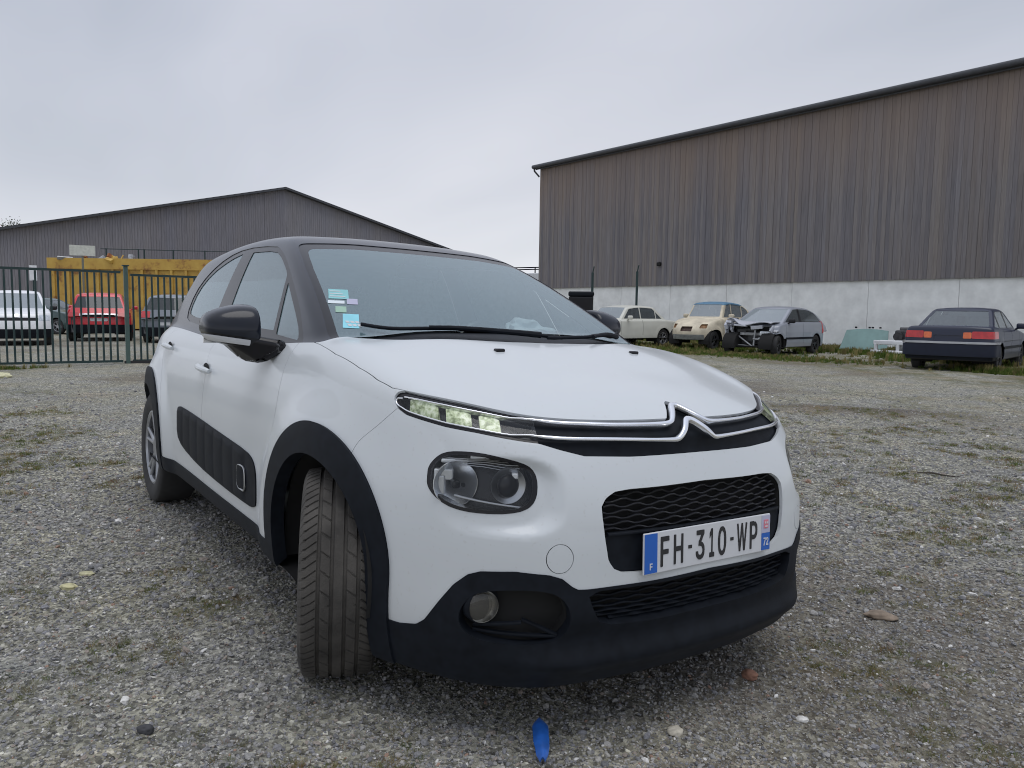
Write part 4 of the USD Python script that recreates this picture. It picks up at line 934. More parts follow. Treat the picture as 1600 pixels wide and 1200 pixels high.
# wipers and washer jets
for (pts, nm) in (([(.115, .05), (.02, -.18), (-.10, -.40), (-.215, -.58)], 0), ([(.05, .62), (.10, .40), (.115, .20), (.12, -.02)], 1)):
    pts = np.array(pts); q = np.linspace(0, 1, 24); xs_ = np.interp(q, np.linspace(0, 1, len(pts)), pts[:, 0]); ys_ = np.interp(q, np.linspace(0, 1, len(pts)), pts[:, 1])
    xs_ = xs_ if nm == 0 else np.interp(np.abs(ys_), [0, .2, .4, .62], [.118, .07, -.06, -.235])
    xs_ = xs_ - (.035 if nm == 0 else .030)
    P, n_ = on_top(xs_, ys_, .016); w = part(car, 'wiper', tube(P, .0065, 8), PLASTIC)
    P2, _ = on_top(xs_ + .028, ys_, .022); part(w, 'wiper_arm', tube(P2[3:16], np.linspace(.011, .007, 13), 8), PLASTIC)
for y in (-.295, .295):
    P, n_ = on_top(np.array([.194]), np.array([y]), .002); part(car, 'washer_jet', rbox((.022, .034, .012), .005, P[0]), GLOSSBLK)
# aerial
P, n_ = on_top(np.array([-2.45]), np.array([0.0]), 0); part(car, 'aerial', hull([P[0] + (0, 0, .01), P[0] + (-.10, 0, .03), P[0] + (-.12, 0, .05), P[0] + (-.10, 0, .005)], .008), BLACKROOF)
# wheel arch liners
for xc in (AX, WB):
    for s in (-1, 1):
        t = np.linspace(-.25, math.pi + .25, 28); V = []
        for y in (.40, .815): V += [(xc + .338 * math.cos(a), s * y, .36 + .338 * math.sin(a)) for a in t]
        n = len(t); V.append((xc, s * .40, .36)); Fq = [[i, i + 1, n + i + 1] for i in range(n - 1)] + [[i, n + i + 1, n + i] for i in range(n - 1)] + [[2 * n, i, i + 1] for i in range(n - 1)]
        part(car, 'arch_liner', trimesh.Trimesh(V, Fq, process=False), LINER)
# wheels
def tyre_mesh(R=.316, W=.205, rim=.205, nth=96, detail=False):
    """The tyre round the y axis; with detail, grooves and sipes are cut into the tread."""
    hw = W / 2
    prof = [(rim, -hw * .84), (rim + .012, -hw * .93), (rim + .045, -hw * 1.0), (rim + .075, -hw * 1.0), (R - .024, -hw * .965), (R - .010, -hw * .90)]
    ys = np.linspace(-hw * .82, hw * .82, 61 if detail else 15)
    crown = lambda y: R - .006 * (np.abs(y) / (hw * .82)) ** 2.5
    P = prof + [(crown(y), y) for y in ys] + [(r, -y) for r, y in prof[::-1]]
    P = np.array(P); n = nth * (10 if detail else 1); th = np.arange(n) / n * 2 * np.pi
    r = np.repeat(P[None, :, 0], n, 0); y = np.repeat(P[None, :, 1], n, 0)
    if detail:
        tt = np.repeat(th[:, None], len(P), 1); tread = (np.abs(y) <= hw * .83) & (r > R - .02)
        d = np.zeros_like(r)
        for g, w in ((-.054, .0042), (-.019, .0048), (.019, .0048), (.054, .0042)): d = np.maximum(d, .0075 * (np.abs(y - g * (1 + 0)) < w))
        sh = np.abs(y) > .056; ph = (tt * nth * .78 / (2 * np.pi) * 1.0 + np.abs(y) * 26) % 1
        d = np.maximum(d, .0045 * ((ph < .17) & sh & (np.abs(y) > .062)))
        ph2 = (tt * nth * .39 / (2 * np.pi) + y * 14) % 1
        d = np.maximum(d, .0030 * ((ph2 < .10) & (np.abs(y) < .052) & (np.abs(y) > .023)))
        shoulder = (np.abs(y) > hw * .80) & (r > R - .03) & (r < R - .003)
        r = r - d * tread - .003 * ((ph < .17) & shoulder)
    V = np.stack([r * np.cos(th)[:, None], y, r * np.sin(th)[:, None]], -1).reshape(-1, 3)
    m = len(P); i, j = np.meshgrid(np.arange(n), np.arange(m - 1), indexing='ij'); a = i * m + j; b = a + 1; c = ((i + 1) % n) * m + j; d_ = c + 1
    F = np.vstack([np.stack([a, b, d_], -1).reshape(-1, 3), np.stack([a, d_, c], -1).reshape(-1, 3)])
    t = trimesh.Trimesh(V, F, process=False); return t
def rim_mesh(r=.205, W=.205, spokes=5):
    """(barrel and lip, spokes, back disc) with the face at +y."""
    lip = trimesh.creation.revolve(np.array([(r - .012, -W * .45), (r, -W * .45), (r, W * .42), (r + .006, W * .44), (r - .004, W * .45), (r - .016, W * .40), (r - .02, -W * .40)]), sections=48)
    lip.apply_transform(rotm(-math.pi / 2, [1, 0, 0]))
    sp_ = []
    for k in range(spokes):
        a = k / spokes * 2 * math.pi + .3
        for da in (-.17, .17):
            p0 = (.05 * math.cos(a + da * .3), W * .30, .05 * math.sin(a + da * .3)); p1 = ((r - .012) * math.cos(a + da), W * .38, (r - .012) * math.sin(a + da))
            sp_.append(hull([p0, p1], [.016, .011], 1))
    hub = cyl(.058, .03, (0, W * .30, 0), 'y', 24)
    return lip, cat(sp_ + [hub]), cyl(r * .93, .01, (0, -.01, 0), 'y', 32)
def wheel(parent, at, side, steer=0.0, R=.316, W=.205, rimr=.205, detail=False, spokes=5, rimmat=None, tyremat=None, flat=False):
    w = group_part(parent, 'wheel', at, steer)
    t = tyre_mesh(R, W, rimr, 96 if detail else 48, detail); t.fix_normals() if not detail else None
    part(w, 'tyre', t, tyremat or RUBBER, smooth=25 if detail else 40)
    lip, spk_, disc = rim_mesh(rimr, W, spokes)
    if side < 0:
        for m in (lip, spk_, disc): m.apply_transform(rotm(math.pi, [0, 0, 1]))
    part(w, 'rim', lip, rimmat or RIMMAT); part(w, 'spokes', spk_, rimmat or RIMMAT); part(w, 'brake_disc', disc, DARKRIM)
    return w
wheel(car, (.035, -.757, .314), -1, steer=-23.0, W=.218, detail=True, tyremat=TREAD)
wheel(car, (.035, .755, .314), 1, steer=-19.0)
wheel(car, (WB, -.745, .314), -1); wheel(car, (WB, .745, .314), 1)
# ------------------------------------------------------------------ the other vehicles, one builder with each car's own measures
from scipy.interpolate import PchipInterpolator
def pc(pts):
    p = np.array(sorted(pts), float); f = PchipInterpolator(p[:, 0], p[:, 1]); return lambda x: f(np.clip(x, p[0, 0], p[-1, 0]))
def rrect(u, v, u0, u1, v0, v1, r=.02):
    du, dv = np.abs(u - (u0 + u1) / 2) - (u1 - u0) / 2 + r, np.abs(v - (v0 + v1) / 2) - (v1 - v0) / 2 + r
    return np.hypot(np.maximum(du, 0), np.maximum(dv, 0)) + np.minimum(np.maximum(du, dv), 0) - r
def make_car(name, label, S, loc, rz, group=None, category='car'):
    root = thing(name, label, category, loc, rz, group)
    H, R = pc(S['H']), pc(S['R']); W2 = S['W'] / 2; x0, x1 = S['x0'], S['x1']; L = x0 - x1; xc = (x0 + x1) / 2
    (wxb, wzb, wxt, wzt), (rxb, rzb, rxt, rzt) = S['ws'], S['rw']; hb, ht = S['hb'], S['ht']; belt = S['belt']
    kf, kr, ed = S.get('kf', .28), S.get('kr', .18), S.get('edge', .10)
    nz = S.get('nose', .5)
    def lower(P):
        x, a, z = P[:, 0], np.abs(P[:, 1]), P[:, 2]
        side = a - (W2 - .07 * np.clip((z - .62) / .5, 0, 2) ** 2 - .05 * np.clip((.45 - z) / .3, 0, 1) ** 2)
        for xw in S['wx']: side = side - S.get('flare', .012) * (1 - sstep((np.hypot(x - xw, z - S['wr']) - .37) / .16))
        f = (x - (x0 - kf * (a / W2) ** 3.2 - S.get('rake', .10) * ((z - nz) / .35) ** 2)) * .85
        r = ((x1 + kr * (a / W2) ** 3.5 + S.get('rrake', .06) * ((z - .55) / .4) ** 2) - x) * .9
        t = z - H(x) + .03 * (a / W2) ** 3
        d = smax(side, f, ed); d = smax(d, r, ed); d = smax(d, t, ed); return smax(d, S['zb'] - z, .05)
    def hwz(z): return hb + (ht - hb) * (z - belt) / (S['top'] - belt)
    def wsd(P):
        x, a, z = P[:, 0], np.abs(P[:, 1]), P[:, 2]; t = (z - wzb) / (wzt - wzb); return x - (wxb + (wxt - wxb) * t - S.get('wcurve', .14) * (a / hb) ** 2)
    def rwd(P):
        x, a, z = P[:, 0], np.abs(P[:, 1]), P[:, 2]; t = (z - rzb) / (rzt - rzb); return (rxb + (rxt - rxb) * t + .07 * (a / hb) ** 2) - x
    def green(P):
        x, a, z = P[:, 0], np.abs(P[:, 1]), P[:, 2]
        side = (a - hwz(z)) * .93; roof = z - R(x) + .035 * (a / ht) ** 2.5
        d = smax(side, roof, .09); d = smax(d, wsd(P) * .55, .05); d = smax(d, rwd(P) * .75, .06); return np.maximum(d, belt - .25 - z)
    def F(P): return smin(lower(P), green(P), .02)
    V, T = net(F, (x1 - .08, -W2 - .1, S['zb'] - .06), (x0 + .08, .05, S['top'] + .06), S.get('h', .045))
    V, T = subdivide(F, V, T)
    Ms, _ = cut((V, T), lambda P: P[:, 1])
    def out(nm, Q, mat, centre=True, off=0.0, skirt=.012, label=None, parent=None):
        if len(Q[1]) < 2: return None
        m = shell(F, Q, off, skirt)
        if centre: return part(parent or root, nm, both(m), mat, label=label)
        p = part(parent or root, nm, m, mat, label=label); part(parent or root, nm, flip_y(m), mat, label=label); return p
    base, Ms = cut(Ms, lambda P: P[:, 2] - S['zb'] - .025); out('underbody', base, LINER, skirt=0)
    for xw in S['wx']:
        _, Ms = cut(Ms, lambda P: np.where(np.abs(P[:, 1]) > W2 * .55, np.hypot(P[:, 0] - xw, np.maximum(P[:, 2] - S['wr'], 0)) - S['wr'] - .045, .05))
        for s in (-1, 1):
            t = np.linspace(-.3, math.pi + .3, 14); rr = S['wr'] + .07; n = len(t)
            Vv = [(xw + rr * math.cos(q), s * y, S['wr'] + rr * math.sin(q)) for y in (W2 * .45, W2 * .93) for q in t] + [(xw, s * W2 * .45, S['wr'])]
            Fq = [[i, i + 1, n + i + 1] for i in range(n - 1)] + [[i, n + i + 1, n + i] for i in range(n - 1)] + [[2 * n, i, i + 1] for i in range(n - 1)]
            part(root, 'arch_liner', trimesh.Trimesh(Vv, Fq, process=False), LINER)
    for (nm, face, (u0, u1, v0, v1), mat, off, lab) in S.get('features', []):
        def f(P):
            if face == 'f': return np.where(P[:, 0] > x0 - S.get('fdepth', .55), rrect(np.abs(P[:, 1]), P[:, 2], u0, u1, v0, v1), .05)
            if face == 'r': return np.where(P[:, 0] < x1 + .55, rrect(np.abs(P[:, 1]), P[:, 2], u0, u1, v0, v1), .05)
            return np.where(np.abs(P[:, 1]) > W2 * .7, rrect(P[:, 0], P[:, 2], u0, u1, v0, v1), .05)
        Q, Ms = cut(Ms, f)
        if mat is None: continue
        out(nm, Q, mat, centre=(u0 <= 0 and face != 's'), off=off, skirt=off + .014 if off < -.02 else (0 if off < 0 else max(.012, off + .01)), label=lab)
    if S.get('glass', True):
        for nm, dfun, zt_, mat in (('windscreen', wsd, wzt, S.get('wsmat', OLDGLASS)), ('rear_window', rwd, rzt, S.get('rwmat', OLDGLASS))):
            Q, Ms = cut(Ms, lambda P: np.maximum.reduce([np.abs(dfun(P)) - .035, np.abs(P[:, 1]) - (hwz(P[:, 2]) - .075), P[:, 2] - (zt_ - .055), belt + S.get('wlow', .05) - P[:, 2]]))
            out(nm, Q, mat, off=-.006, skirt=0)
        def sideval(P): return np.where(np.abs(P[:, 1]) > ht * .55, np.maximum.reduce([belt + .035 - P[:, 2], P[:, 2] - (R(P[:, 0]) - .085), wsd(P) + .12, rwd(P) + .16]), .05)
        Q, Ms = cut(Ms, sideval)
        edges = S['pillars']
        for (xa, w) in edges + [(-99, 0)]:
            q, Q = cut(Q, lambda P: (xa + w / 2) - P[:, 0])
            out('side_window', q, S.get('swmat', OLDGLASS), centre=False, off=-.006, skirt=0)
            if xa > -90:
                pil, Q = cut(Q, lambda P: (xa - w / 2) - P[:, 0]); out('pillar', pil, S.get('pilmat', GLOSSBLK), centre=False, skirt=0)
    if 'roofmat' in S:
        Q, Ms = cut(Ms, lambda P: S['roofz'] - P[:, 2]); out('roof', Q, S['roofmat'], off=.004)
    for xs_ in S.get('doors', []):
        a_, rest = cut(Ms, lambda P: np.where((np.abs(P[:, 1]) > W2 * .6) & (P[:, 2] < belt + .02) & (P[:, 2] > S['zb'] + .12), np.abs(P[:, 0] - xs_) * 0 + P[:, 0] - xs_ - .006, .05))
        g_, a2 = cut(a_, lambda P: np.where((np.abs(P[:, 1]) > W2 * .6) & (P[:, 2] < belt + .02) & (P[:, 2] > S['zb'] + .12), -(P[:, 0] - xs_ + .006), .05))
        out('door_seam', g_, SEAM, centre=False, off=-.004, skirt=0); Ms = join3([(a2[0], a2[1], a2[0]), (rest[0], rest[1], rest[0])])[:2]
    out('body', Ms, S['mat'])
    part(root, 'cabin', cat([box((wxb - rxb - .1, W2 * 1.7, belt - .35), ((wxb + rxb) / 2, 0, (belt - .35) / 2 + .30)), *[rbox((.13, .46, .55), .05, (sx_, sy_, belt + .02), rotm(-.2, [0, 1, 0]), 1) for sx_ in S.get('seats', ()) for sy_ in (-.34, .34)]]), CABIN)
    for i, xw in enumerate(S['wx']):
        for s in (-1, 1):
            if (i, s) in S.get('nowheel', ()): continue
            wheel(root, (xw, s * (W2 - .115 + S.get('wout', 0)), S['wr']), s, steer=S.get('steer', 0) if i == 0 else 0, R=S['wr'], W=S.get('tw', .19), rimr=S['wr'] * .63, rimmat=S.get('rimmat', RIMMAT))
    if S.get('mirrors', True):
        for s in (-1, 1):
            part(root, 'door_mirror', cat([rbox((.10, .19, .13), .04, (wxb - .42, s * (W2 + .06), belt + .07), None, 1), hull([(wxb - .40, s * W2 * .95, belt), (wxb - .42, s * (W2 + .02), belt + .04)], .025, 1)]), S.get('mirmat', S['mat']))
    return root, F, on_body(F)
def on_body(F):
    def f(x, y, z0=2.4):
        x, y = np.asarray(x, float), np.asarray(y, float); mk = lambda z: np.stack([x, y, z], -1)
        return mk(bisect(lambda z: F(mk(z)), .5, z0, len(x)))
    return f
def paint(name, c, rough=.25, coat=.5, var=.05): return plain(name, c, rough=rough, coat=coat, var=var, scale=2.5)
REDLAMP = plain('tail_lamp_red', (.42, .018, .022), rough=.18, coat=.5, var=.2, scale=12)
ORLAMP = plain('tail_lamp_orange', (.62, .13, .035), rough=.18, coat=.5, var=.2, scale=12)
CLEARLAMP = plain('lamp_clear', (.60, .63, .66), rough=.12, metal=.5, var=.3, scale=20)
NAVY = paint('navy_paint', (.008, .012, .030), rough=.35, coat=.15); NAVYTRIM = plain('navy_bumper', (.010, .014, .028), rough=.5, spec=.3)
SILVER = paint('silver_paint', (.27, .29, .33), rough=.34); CREAM = plain('cream_faded_paint', (.56, .50, .38), rough=.55, var=.22, scale=4)
OLDWHITE = paint('old_white_paint', (.58, .58, .52), rough=.45, coat=.2); REDP = paint('red_paint', (.56, .018, .030), rough=.25)
WHITE2 = paint('white_paint_far', (.74, .75, .77)); GREYS = paint('dark_grey_paint', (.13, .15, .18), rough=.3); DGREEN = paint('dark_green_paint', (.02, .045, .045))
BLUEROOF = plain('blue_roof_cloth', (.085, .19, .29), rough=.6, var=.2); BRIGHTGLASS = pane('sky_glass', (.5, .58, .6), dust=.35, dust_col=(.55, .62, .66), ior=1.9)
GREENGLASS = pane('green_tint_glass', (.55, .72, .66), dust=.30, dust_col=(.42, .60, .55))
LIGHTGLASS = pane('old_car_glass', (.62, .70, .68), dust=.12)
hatch = dict(x0=2.0, x1=-2.02, W=1.73, zb=.20, H=[(2.1, .74), (1.7, .86), (1.2, .95), (.9, 1.0), (0, 1.0), (-1.5, 1.02), (-2.1, 1.0)], R=[(1.0, 1.2), (.3, 1.42), (-.4, 1.475), (-1.2, 1.45), (-1.7, 1.38), (-2.0, 1.30)],
    ws=(1.05, .97, .05, 1.43), rw=(-1.98, .98, -1.66, 1.40), hb=.76, ht=.58, belt=.94, top=1.48, wx=(1.27, -1.27), wr=.31, pillars=[(-.12, .10), (-1.05, .08)], seats=(.0, -.95), doors=(.82, -.12))
make_car('hatchback', 'white hatchback parked nose-on behind the left end of the green fence', dict(hatch, mat=WHITE2, wsmat=BRIGHTGLASS, mirmat=GLOSSBLK, top=1.60, R=[(1.0, 1.25), (.3, 1.52), (-.4, 1.585), (-1.2, 1.56), (-1.7, 1.48), (-2.0, 1.38)], ws=(1.05, 1.03, .05, 1.54), belt=1.0,
    H=[(2.1, .82), (1.7, .95), (1.2, 1.03), (.9, 1.06), (0, 1.06), (-2.1, 1.06)],
    features=[('grille', 'f', (-.1, .52, .70, .79), GLOSSBLK, -.006, None), ('headlamp', 'f', (.53, .80, .70, .86), CLEARLAMP, .004, None), ('lower_bumper', 'f', (-.1, .95, .0, .47), PLASTIC, .004, None),
              ('badge', 'f', (-.1, .05, .80, .90), CHROME, .008, None)]), (-25.3, -.62, 0), -3.0)
make_car('suv', 'red sport utility car seen from behind through the green fence', dict(x0=2.1, x1=-2.1, W=1.86, zb=.26, H=[(2.1, .85), (1.6, 1.0), (1.0, 1.08), (-2.1, 1.10)], R=[(1.0, 1.3), (.2, 1.55), (-.5, 1.60), (-1.4, 1.57), (-2.1, 1.48)],
    ws=(1.1, 1.03, .25, 1.54), rw=(-2.06, 1.06, -1.78, 1.50), hb=.80, ht=.62, belt=1.03, top=1.60, wx=(1.33, -1.30), wr=.345, pillars=[(-.05, .1), (-1.05, .1)], seats=(.0, -.9), mat=REDP, rwmat=pane('dark_rear_glass', (.12, .14, .15), dust=.08), swmat=pane('dark_side_glass', (.15, .17, .18), dust=.08), flare=.03, tw=.22,
    features=[('lower_bumper', 'r', (-.1, 1.0, .0, .55), PLASTIC, .006, None), ('tail_lamp', 'r', (.56, .92, .80, .93), REDLAMP, .012, None), ('number_plate', 'r', (-.1, .25, .66, .76), PLATEW, .006, None), ('garnish', 'r', (-.1, .55, .82, .90), CLEARLAMP, .008, None)]), (-28.0, 1.98, 0), 170.0)
make_car('hatchback', 'dark grey hatchback seen from behind, just left of the white hatchback with the black roof', dict(hatch, mat=GREYS, top=1.58, R=[(1.0, 1.25), (.3, 1.50), (-.4, 1.565), (-1.2, 1.54), (-1.7, 1.48), (-2.0, 1.40)], rwmat=UsdShade.Material.Get(stage, M('dark_rear_glass')), swmat=UsdShade.Material.Get(stage, M('dark_side_glass')), belt=1.0,
    H=[(2.1, .82), (1.7, .95), (1.2, 1.03), (.9, 1.06), (0, 1.06), (-2.1, 1.06)], rw=(-1.98, 1.03, -1.70, 1.48),
    features=[('lower_bumper', 'r', (-.1, .95, .0, .50), PLASTIC, .006, None), ('tail_lamp', 'r', (.52, .84, .80, 1.0), REDLAMP, .010, None), ('number_plate', 'r', (-.1, .25, .56, .66), PLATEW, .006, None)]), (-26.1, 4.05, 0), 160.0)
make_car('hatchback', 'dark green hatchback deep in the yard, between the white and the red car', dict(hatch, mat=DGREEN, features=[('headlamp', 'f', (.50, .78, .66, .80), CLEARLAMP, .004, None), ('grille', 'f', (-.1, .48, .62, .72), GLOSSBLK, -.006, None)]), (-35.3, .85, 0), 40.0)
make_car('saloon', 'dark navy saloon with red tail lamps, seen from behind at the right edge', dict(x0=2.2, x1=-2.25, W=1.72, zb=.26, H=[(2.2, .78), (1.6, .86), (.9, .93), (0, .95), (-1.2, .97), (-1.5, 1.0), (-2.0, 1.0), (-2.3, .985)],
    R=[(.9, 1.1), (.3, 1.35), (-.2, 1.41), (-.9, 1.40), (-1.4, 1.30), (-1.9, 1.1)], ws=(.95, .92, .15, 1.38), rw=(-1.72, .96, -.98, 1.38), hb=.76, ht=.56, belt=.93, top=1.42, wx=(1.32, -1.35), wr=.30, pillars=[(-.12, .09), (-.98, .07)], seats=(.0, -.9), doors=(.85, -.12, -1.02), mat=NAVY, kr=.10, rrake=.03,
    swmat=LIGHTGLASS, rwmat=LIGHTGLASS, mirmat=NAVY, tw=.20, edge=.12, rimmat=DARKRIM,
    features=[('tail_lamp', 'r', (.46, .90, .735, .885), REDLAMP, .008, None), ('reversing_lamp', 'r', (.30, .455, .735, .865), ORLAMP, .006, None), ('bumper_strip', 'r', (-.1, .95, .62, .665), SATIN, .055, None), ('rear_bumper', 'r', (-.1, .95, .36, .61), NAVYTRIM, .045, None), ('lower_valance', 'r', (-.1, .9, .0, .35), PLASTIC, .0, None),
              ('number_plate', 'r', (-.1, .26, .70, .80), NAVY, -.012, None), ('side_strip', 's', (-1.5, 1.6, .50, .56), PLASTIC, .012, None)]), (-6.71, 17.58, -.03), 104.0)
make_car('saloon', 'old white saloon by the shed wall, left of the cream car with the blue roof', dict(x0=2.25, x1=-2.25, W=1.70, zb=.30, H=[(2.3, .84), (1.6, .90), (.95, .95), (0, .96), (-1.2, .97), (-1.7, .95), (-2.3, .88)],
    R=[(.9, 1.1), (.4, 1.36), (-.3, 1.43), (-1.0, 1.40), (-1.5, 1.25)], ws=(.92, .94, .38, 1.42), rw=(-1.55, .96, -1.02, 1.38), hb=.74, ht=.60, belt=.94, top=1.44, wx=(1.36, -1.30), wr=.31, pillars=[(-.22, .05), (-1.0, .04)], seats=(.05, -.85), doors=(.85, -.22), mat=OLDWHITE, pilmat=OLDWHITE, kf=.12, rake=.04, wsmat=BRIGHTGLASS,
    features=[('headlamp', 'f', (.50, .74, .66, .80), CLEARLAMP, .006, None), ('front_bumper', 'f', (-.1, .9, .42, .52), CHROME, .05, None), ('grille', 'f', (-.1, .47, .62, .80), GLOSSBLK, -.01, None), ('rear_bumper', 'r', (-.1, .9, .45, .55), CHROME, .05, None), ('tail_lamp', 'r', (.5, .8, .66, .82), REDLAMP, .006, None)]), (-17.73, 16.6, 0), -85.0)
make_car('old_car', 'faded cream old car with a blue roof and missing lamps, behind the silver wreck', dict(x0=1.75, x1=-1.95, W=1.54, zb=.32, H=[(1.8, .66), (1.45, .86), (1.0, 1.00), (.6, 1.05), (-1.2, 1.03), (-1.9, .92)],
    R=[(.8, 1.3), (.3, 1.53), (-.2, 1.58), (-.9, 1.54), (-1.5, 1.36), (-2.0, 1.05)], ws=(.66, 1.05, .30, 1.54), rw=(-1.85, 1.0, -1.45, 1.50), hb=.64, ht=.54, belt=1.03, top=1.59, wx=(1.15, -1.2), wr=.31, pillars=[(-.18, .06), (-.95, .05)], seats=(-.1,), mat=CREAM, pilmat=CREAM, kf=.55, rake=.16, nose=.55, flare=.05, edge=.16,
    roofmat=BLUEROOF, roofz=1.46, wsmat=BRIGHTGLASS, swmat=LIGHTGLASS, tw=.15, rimmat=DARKRIM, doors=(.62, -.18),
    features=[('lamp_hole', 'f', (.42, .60, .70, .84), plain('rusty_bowl', (.24, .13, .06), rough=.7, var=.4, scale=14), -.05, None), ('grille_opening', 'f', (-.1, .20, .60, .76), plain('rusty_brown', (.07, .045, .035), rough=.8, var=.4, scale=14), -.07, None), ('front_valance', 'f', (-.1, .55, .33, .50), plain('grey_valance', (.20, .21, .20), rough=.7, var=.3), .01, None)]), (-15.60, 18.78, 0), -76.0)
# the wreck
wr_, WF, wtop = make_car('wrecked_car', 'crashed silver three-door hatchback with a torn-open front', dict(x0=1.55, x1=-1.95, W=1.65, zb=.22, H=[(1.6, .80), (1.3, .86), (.9, .93), (0, .97), (-1.5, 1.0), (-2.0, .96)],
    R=[(.9, 1.15), (.2, 1.37), (-.3, 1.42), (-.9, 1.40), (-1.4, 1.30), (-1.9, 1.08)], ws=(1.02, .93, .08, 1.39), rw=(-1.92, .98, -1.42, 1.34), hb=.74, ht=.57, belt=.92, top=1.44, wx=(1.22, -1.22), wr=.29, pillars=[(-.30, .12)], seats=(-.1, -.95), doors=(.78, -.34), mat=SILVER, swmat=pane('wreck_side_glass', (.30, .36, .36), dust=.08), wsmat=BRIGHTGLASS, mirmat=GLOSSBLK, tw=.185, steer=12, rimmat=DARKRIM, wout=.012, fdepth=.80,
    features=[('engine_bay', 'f', (-.1, .70, .0, .84), None, 0, None), ('side_strip', 's', (-1.0, .85, .46, .52), PLASTIC, .010, None), ('tail_lamp', 's', (-1.80, -1.62, .62, .98), REDLAMP, .004, None), ('front_wing_edge', 'f', (.70, .9, .20, .48), LINER, -.05, None)]), (-12.60, 18.05, 0), -79.0)
MANGLED = plain('bare_metal_bits', (.34, .35, .36), rough=.45, metal=.7, var=.4, scale=8)
r4 = np.random.default_rng(5)
part(wr_, 'engine_bay', cat([box((.06, 1.40, .72), (.66, 0, .54)), box((.85, 1.4, .04), (1.05, 0, .25)), box((.62, .04, .5), (.95, -.70, .55)), box((.62, .04, .5), (.95, .70, .55))]), SEAM, smooth=False)
part(wr_, 'crossmember', rbox((.10, 1.25, .09), .02, (1.18, .0, .60), rotm(.10, [0, 0, 1])), MANGLED)
part(wr_, 'radiator', box((.06, .72, .38), (1.12, -.18, .50)), plain('radiator_black', (.03, .03, .032), rough=.6, var=.4, scale=30))
for (p0, p1, w) in (((1.30, -.52, .62), (1.36, .05, .26), .025), ((1.30, .12, .70), (1.33, .10, .25), .03), ((1.34, .10, .46), (1.30, .55, .44), .028), ((1.25, .55, .78), (1.32, .60, .36), .03), ((1.20, -.62, .80), (1.30, -.70, .40), .03), ((1.34, -.40, .28), (1.34, .30, .24), .02)):
    part(wr_, 'bent_bar', hull([p0, p1], w, 1), MANGLED)
part(wr_, 'headlamp_remains', cat([rbox((.16, .28, .15), .04, (1.26, .40, .62), rotm(.4, [0, 0, 1])), rbox((.10, .2, .06), .02, (1.34, .36, .48), rotm(.2, [0, 1, 0]))]), CLEARLAMP)
eng = [rbox((.40, .55, .34), .06, (1.00, .08, .52)), rbox((.3, .3, .2), .05, (1.08, -.35, .66)), cyl(.10, .2, (1.18, .30, .36), 'y', 16), cyl(.07, .4, (1.15, -.1, .72), 'y', 12)]
part(wr_, 'engine', cat(eng), plain('engine_metal', (.05, .052, .055), rough=.5, metal=.4, var=.5, scale=12))
hx, hy = np.meshgrid(np.linspace(1.45, .80, 12), np.linspace(-.70, .66, 15), indexing='ij')
hz_ = .91 + .085 * (1.45 - hx) + .05 * np.sin(hy * 5 + hx * 4) * ((hx - .8) / .65) + .16 * np.exp(-((hy + .55) / .18) ** 2) * ((hx - .8) / .65) ** 1.5
hp_ = np.stack([hx, hy, hz_], -1).reshape(-1, 3); q = [[i * 15 + j, i * 15 + j + 1, (i + 1) * 15 + j + 1, (i + 1) * 15 + j] for i in range(11) for j in range(14)]
hm = np.vstack([hp_, hp_ - [0, 0, .02]]); q = np.array(q); rim_ = [(0, j) for j in range(15)]; fq = np.vstack([q, (q + 180)[:, ::-1]])
fq = np.vstack([fq, [[j, j + 180, j + 181, j + 1] for j in range(14)], [[i * 15, (i + 1) * 15, (i + 1) * 15 + 180, i * 15 + 180] for i in range(11)], [[i * 15 + 14, i * 15 + 194, (i + 1) * 15 + 194, (i + 1) * 15 + 14] for i in range(11)]])
part(wr_, 'crumpled_hood', (hm, fq), paint('crumpled_silver', (.52, .54, .60), rough=.3), smooth=40)
for (c, s, a) in (((1.20, -.66, .74), (.30, .06, .22), .9), ((1.02, -.76, .60), (.40, .04, .24), -.2), ((1.30, .66, .72), (.22, .05, .20), -.7), ((1.36, .20, .80), (.10, .34, .10), .3), ((1.38, -.30, .84), (.12, .40, .06), -.2), ((1.30, -.78, .84), (.26, .10, .16), .5), ((1.36, -.66, .93), (.14, .20, .08), -.4), ((1.24, -.80, .66), (.2, .05, .2), .2)): part(wr_, 'torn_panel', rbox(s, .015, c, rotm(a, [.3, 1, .5]), 1), UsdShade.Material.Get(stage, M('crumpled_silver')))
# lorry far beyond the white car's roof
lt = thing('lorry', 'pale lorry showing over the roof, left of the timber shed corner', 'lorry', (-38.9, 27.55, 0), -150.0)
part(lt, 'cargo_box', rbox((5.2, 2.4, 2.5), .06, (-1.2, 0, 2.35)), plain('lorry_box_white', (.62, .64, .66), rough=.4)); cb = part(lt, 'cab', rbox((1.8, 2.3, 2.2), .18, (2.5, 0, 1.75)), DGREEN); part(cb, 'windscreen', box((.03, 1.9, .8), (3.41, 0, 2.25)), OLDGLASS)
part(lt, 'roof_rail', cat([box((5.0, .06, .06), (-1.2, y, 3.95)) for y in (-1, 1)] + [box((.06, .06, .40), (x, y, 3.75)) for x in (-3.6, -1.2, 1.2) for y in (-1, 1)]), PLASTIC); part(lt, 'chassis', box((6.6, 1.0, .25), (0, 0, .85)), LINER)
for x in (2.4, -2.6):
    for s in (-1, 1): wheel(lt, (x, s * 1.0, .45), s, R=.45, W=.28, rimr=.28)
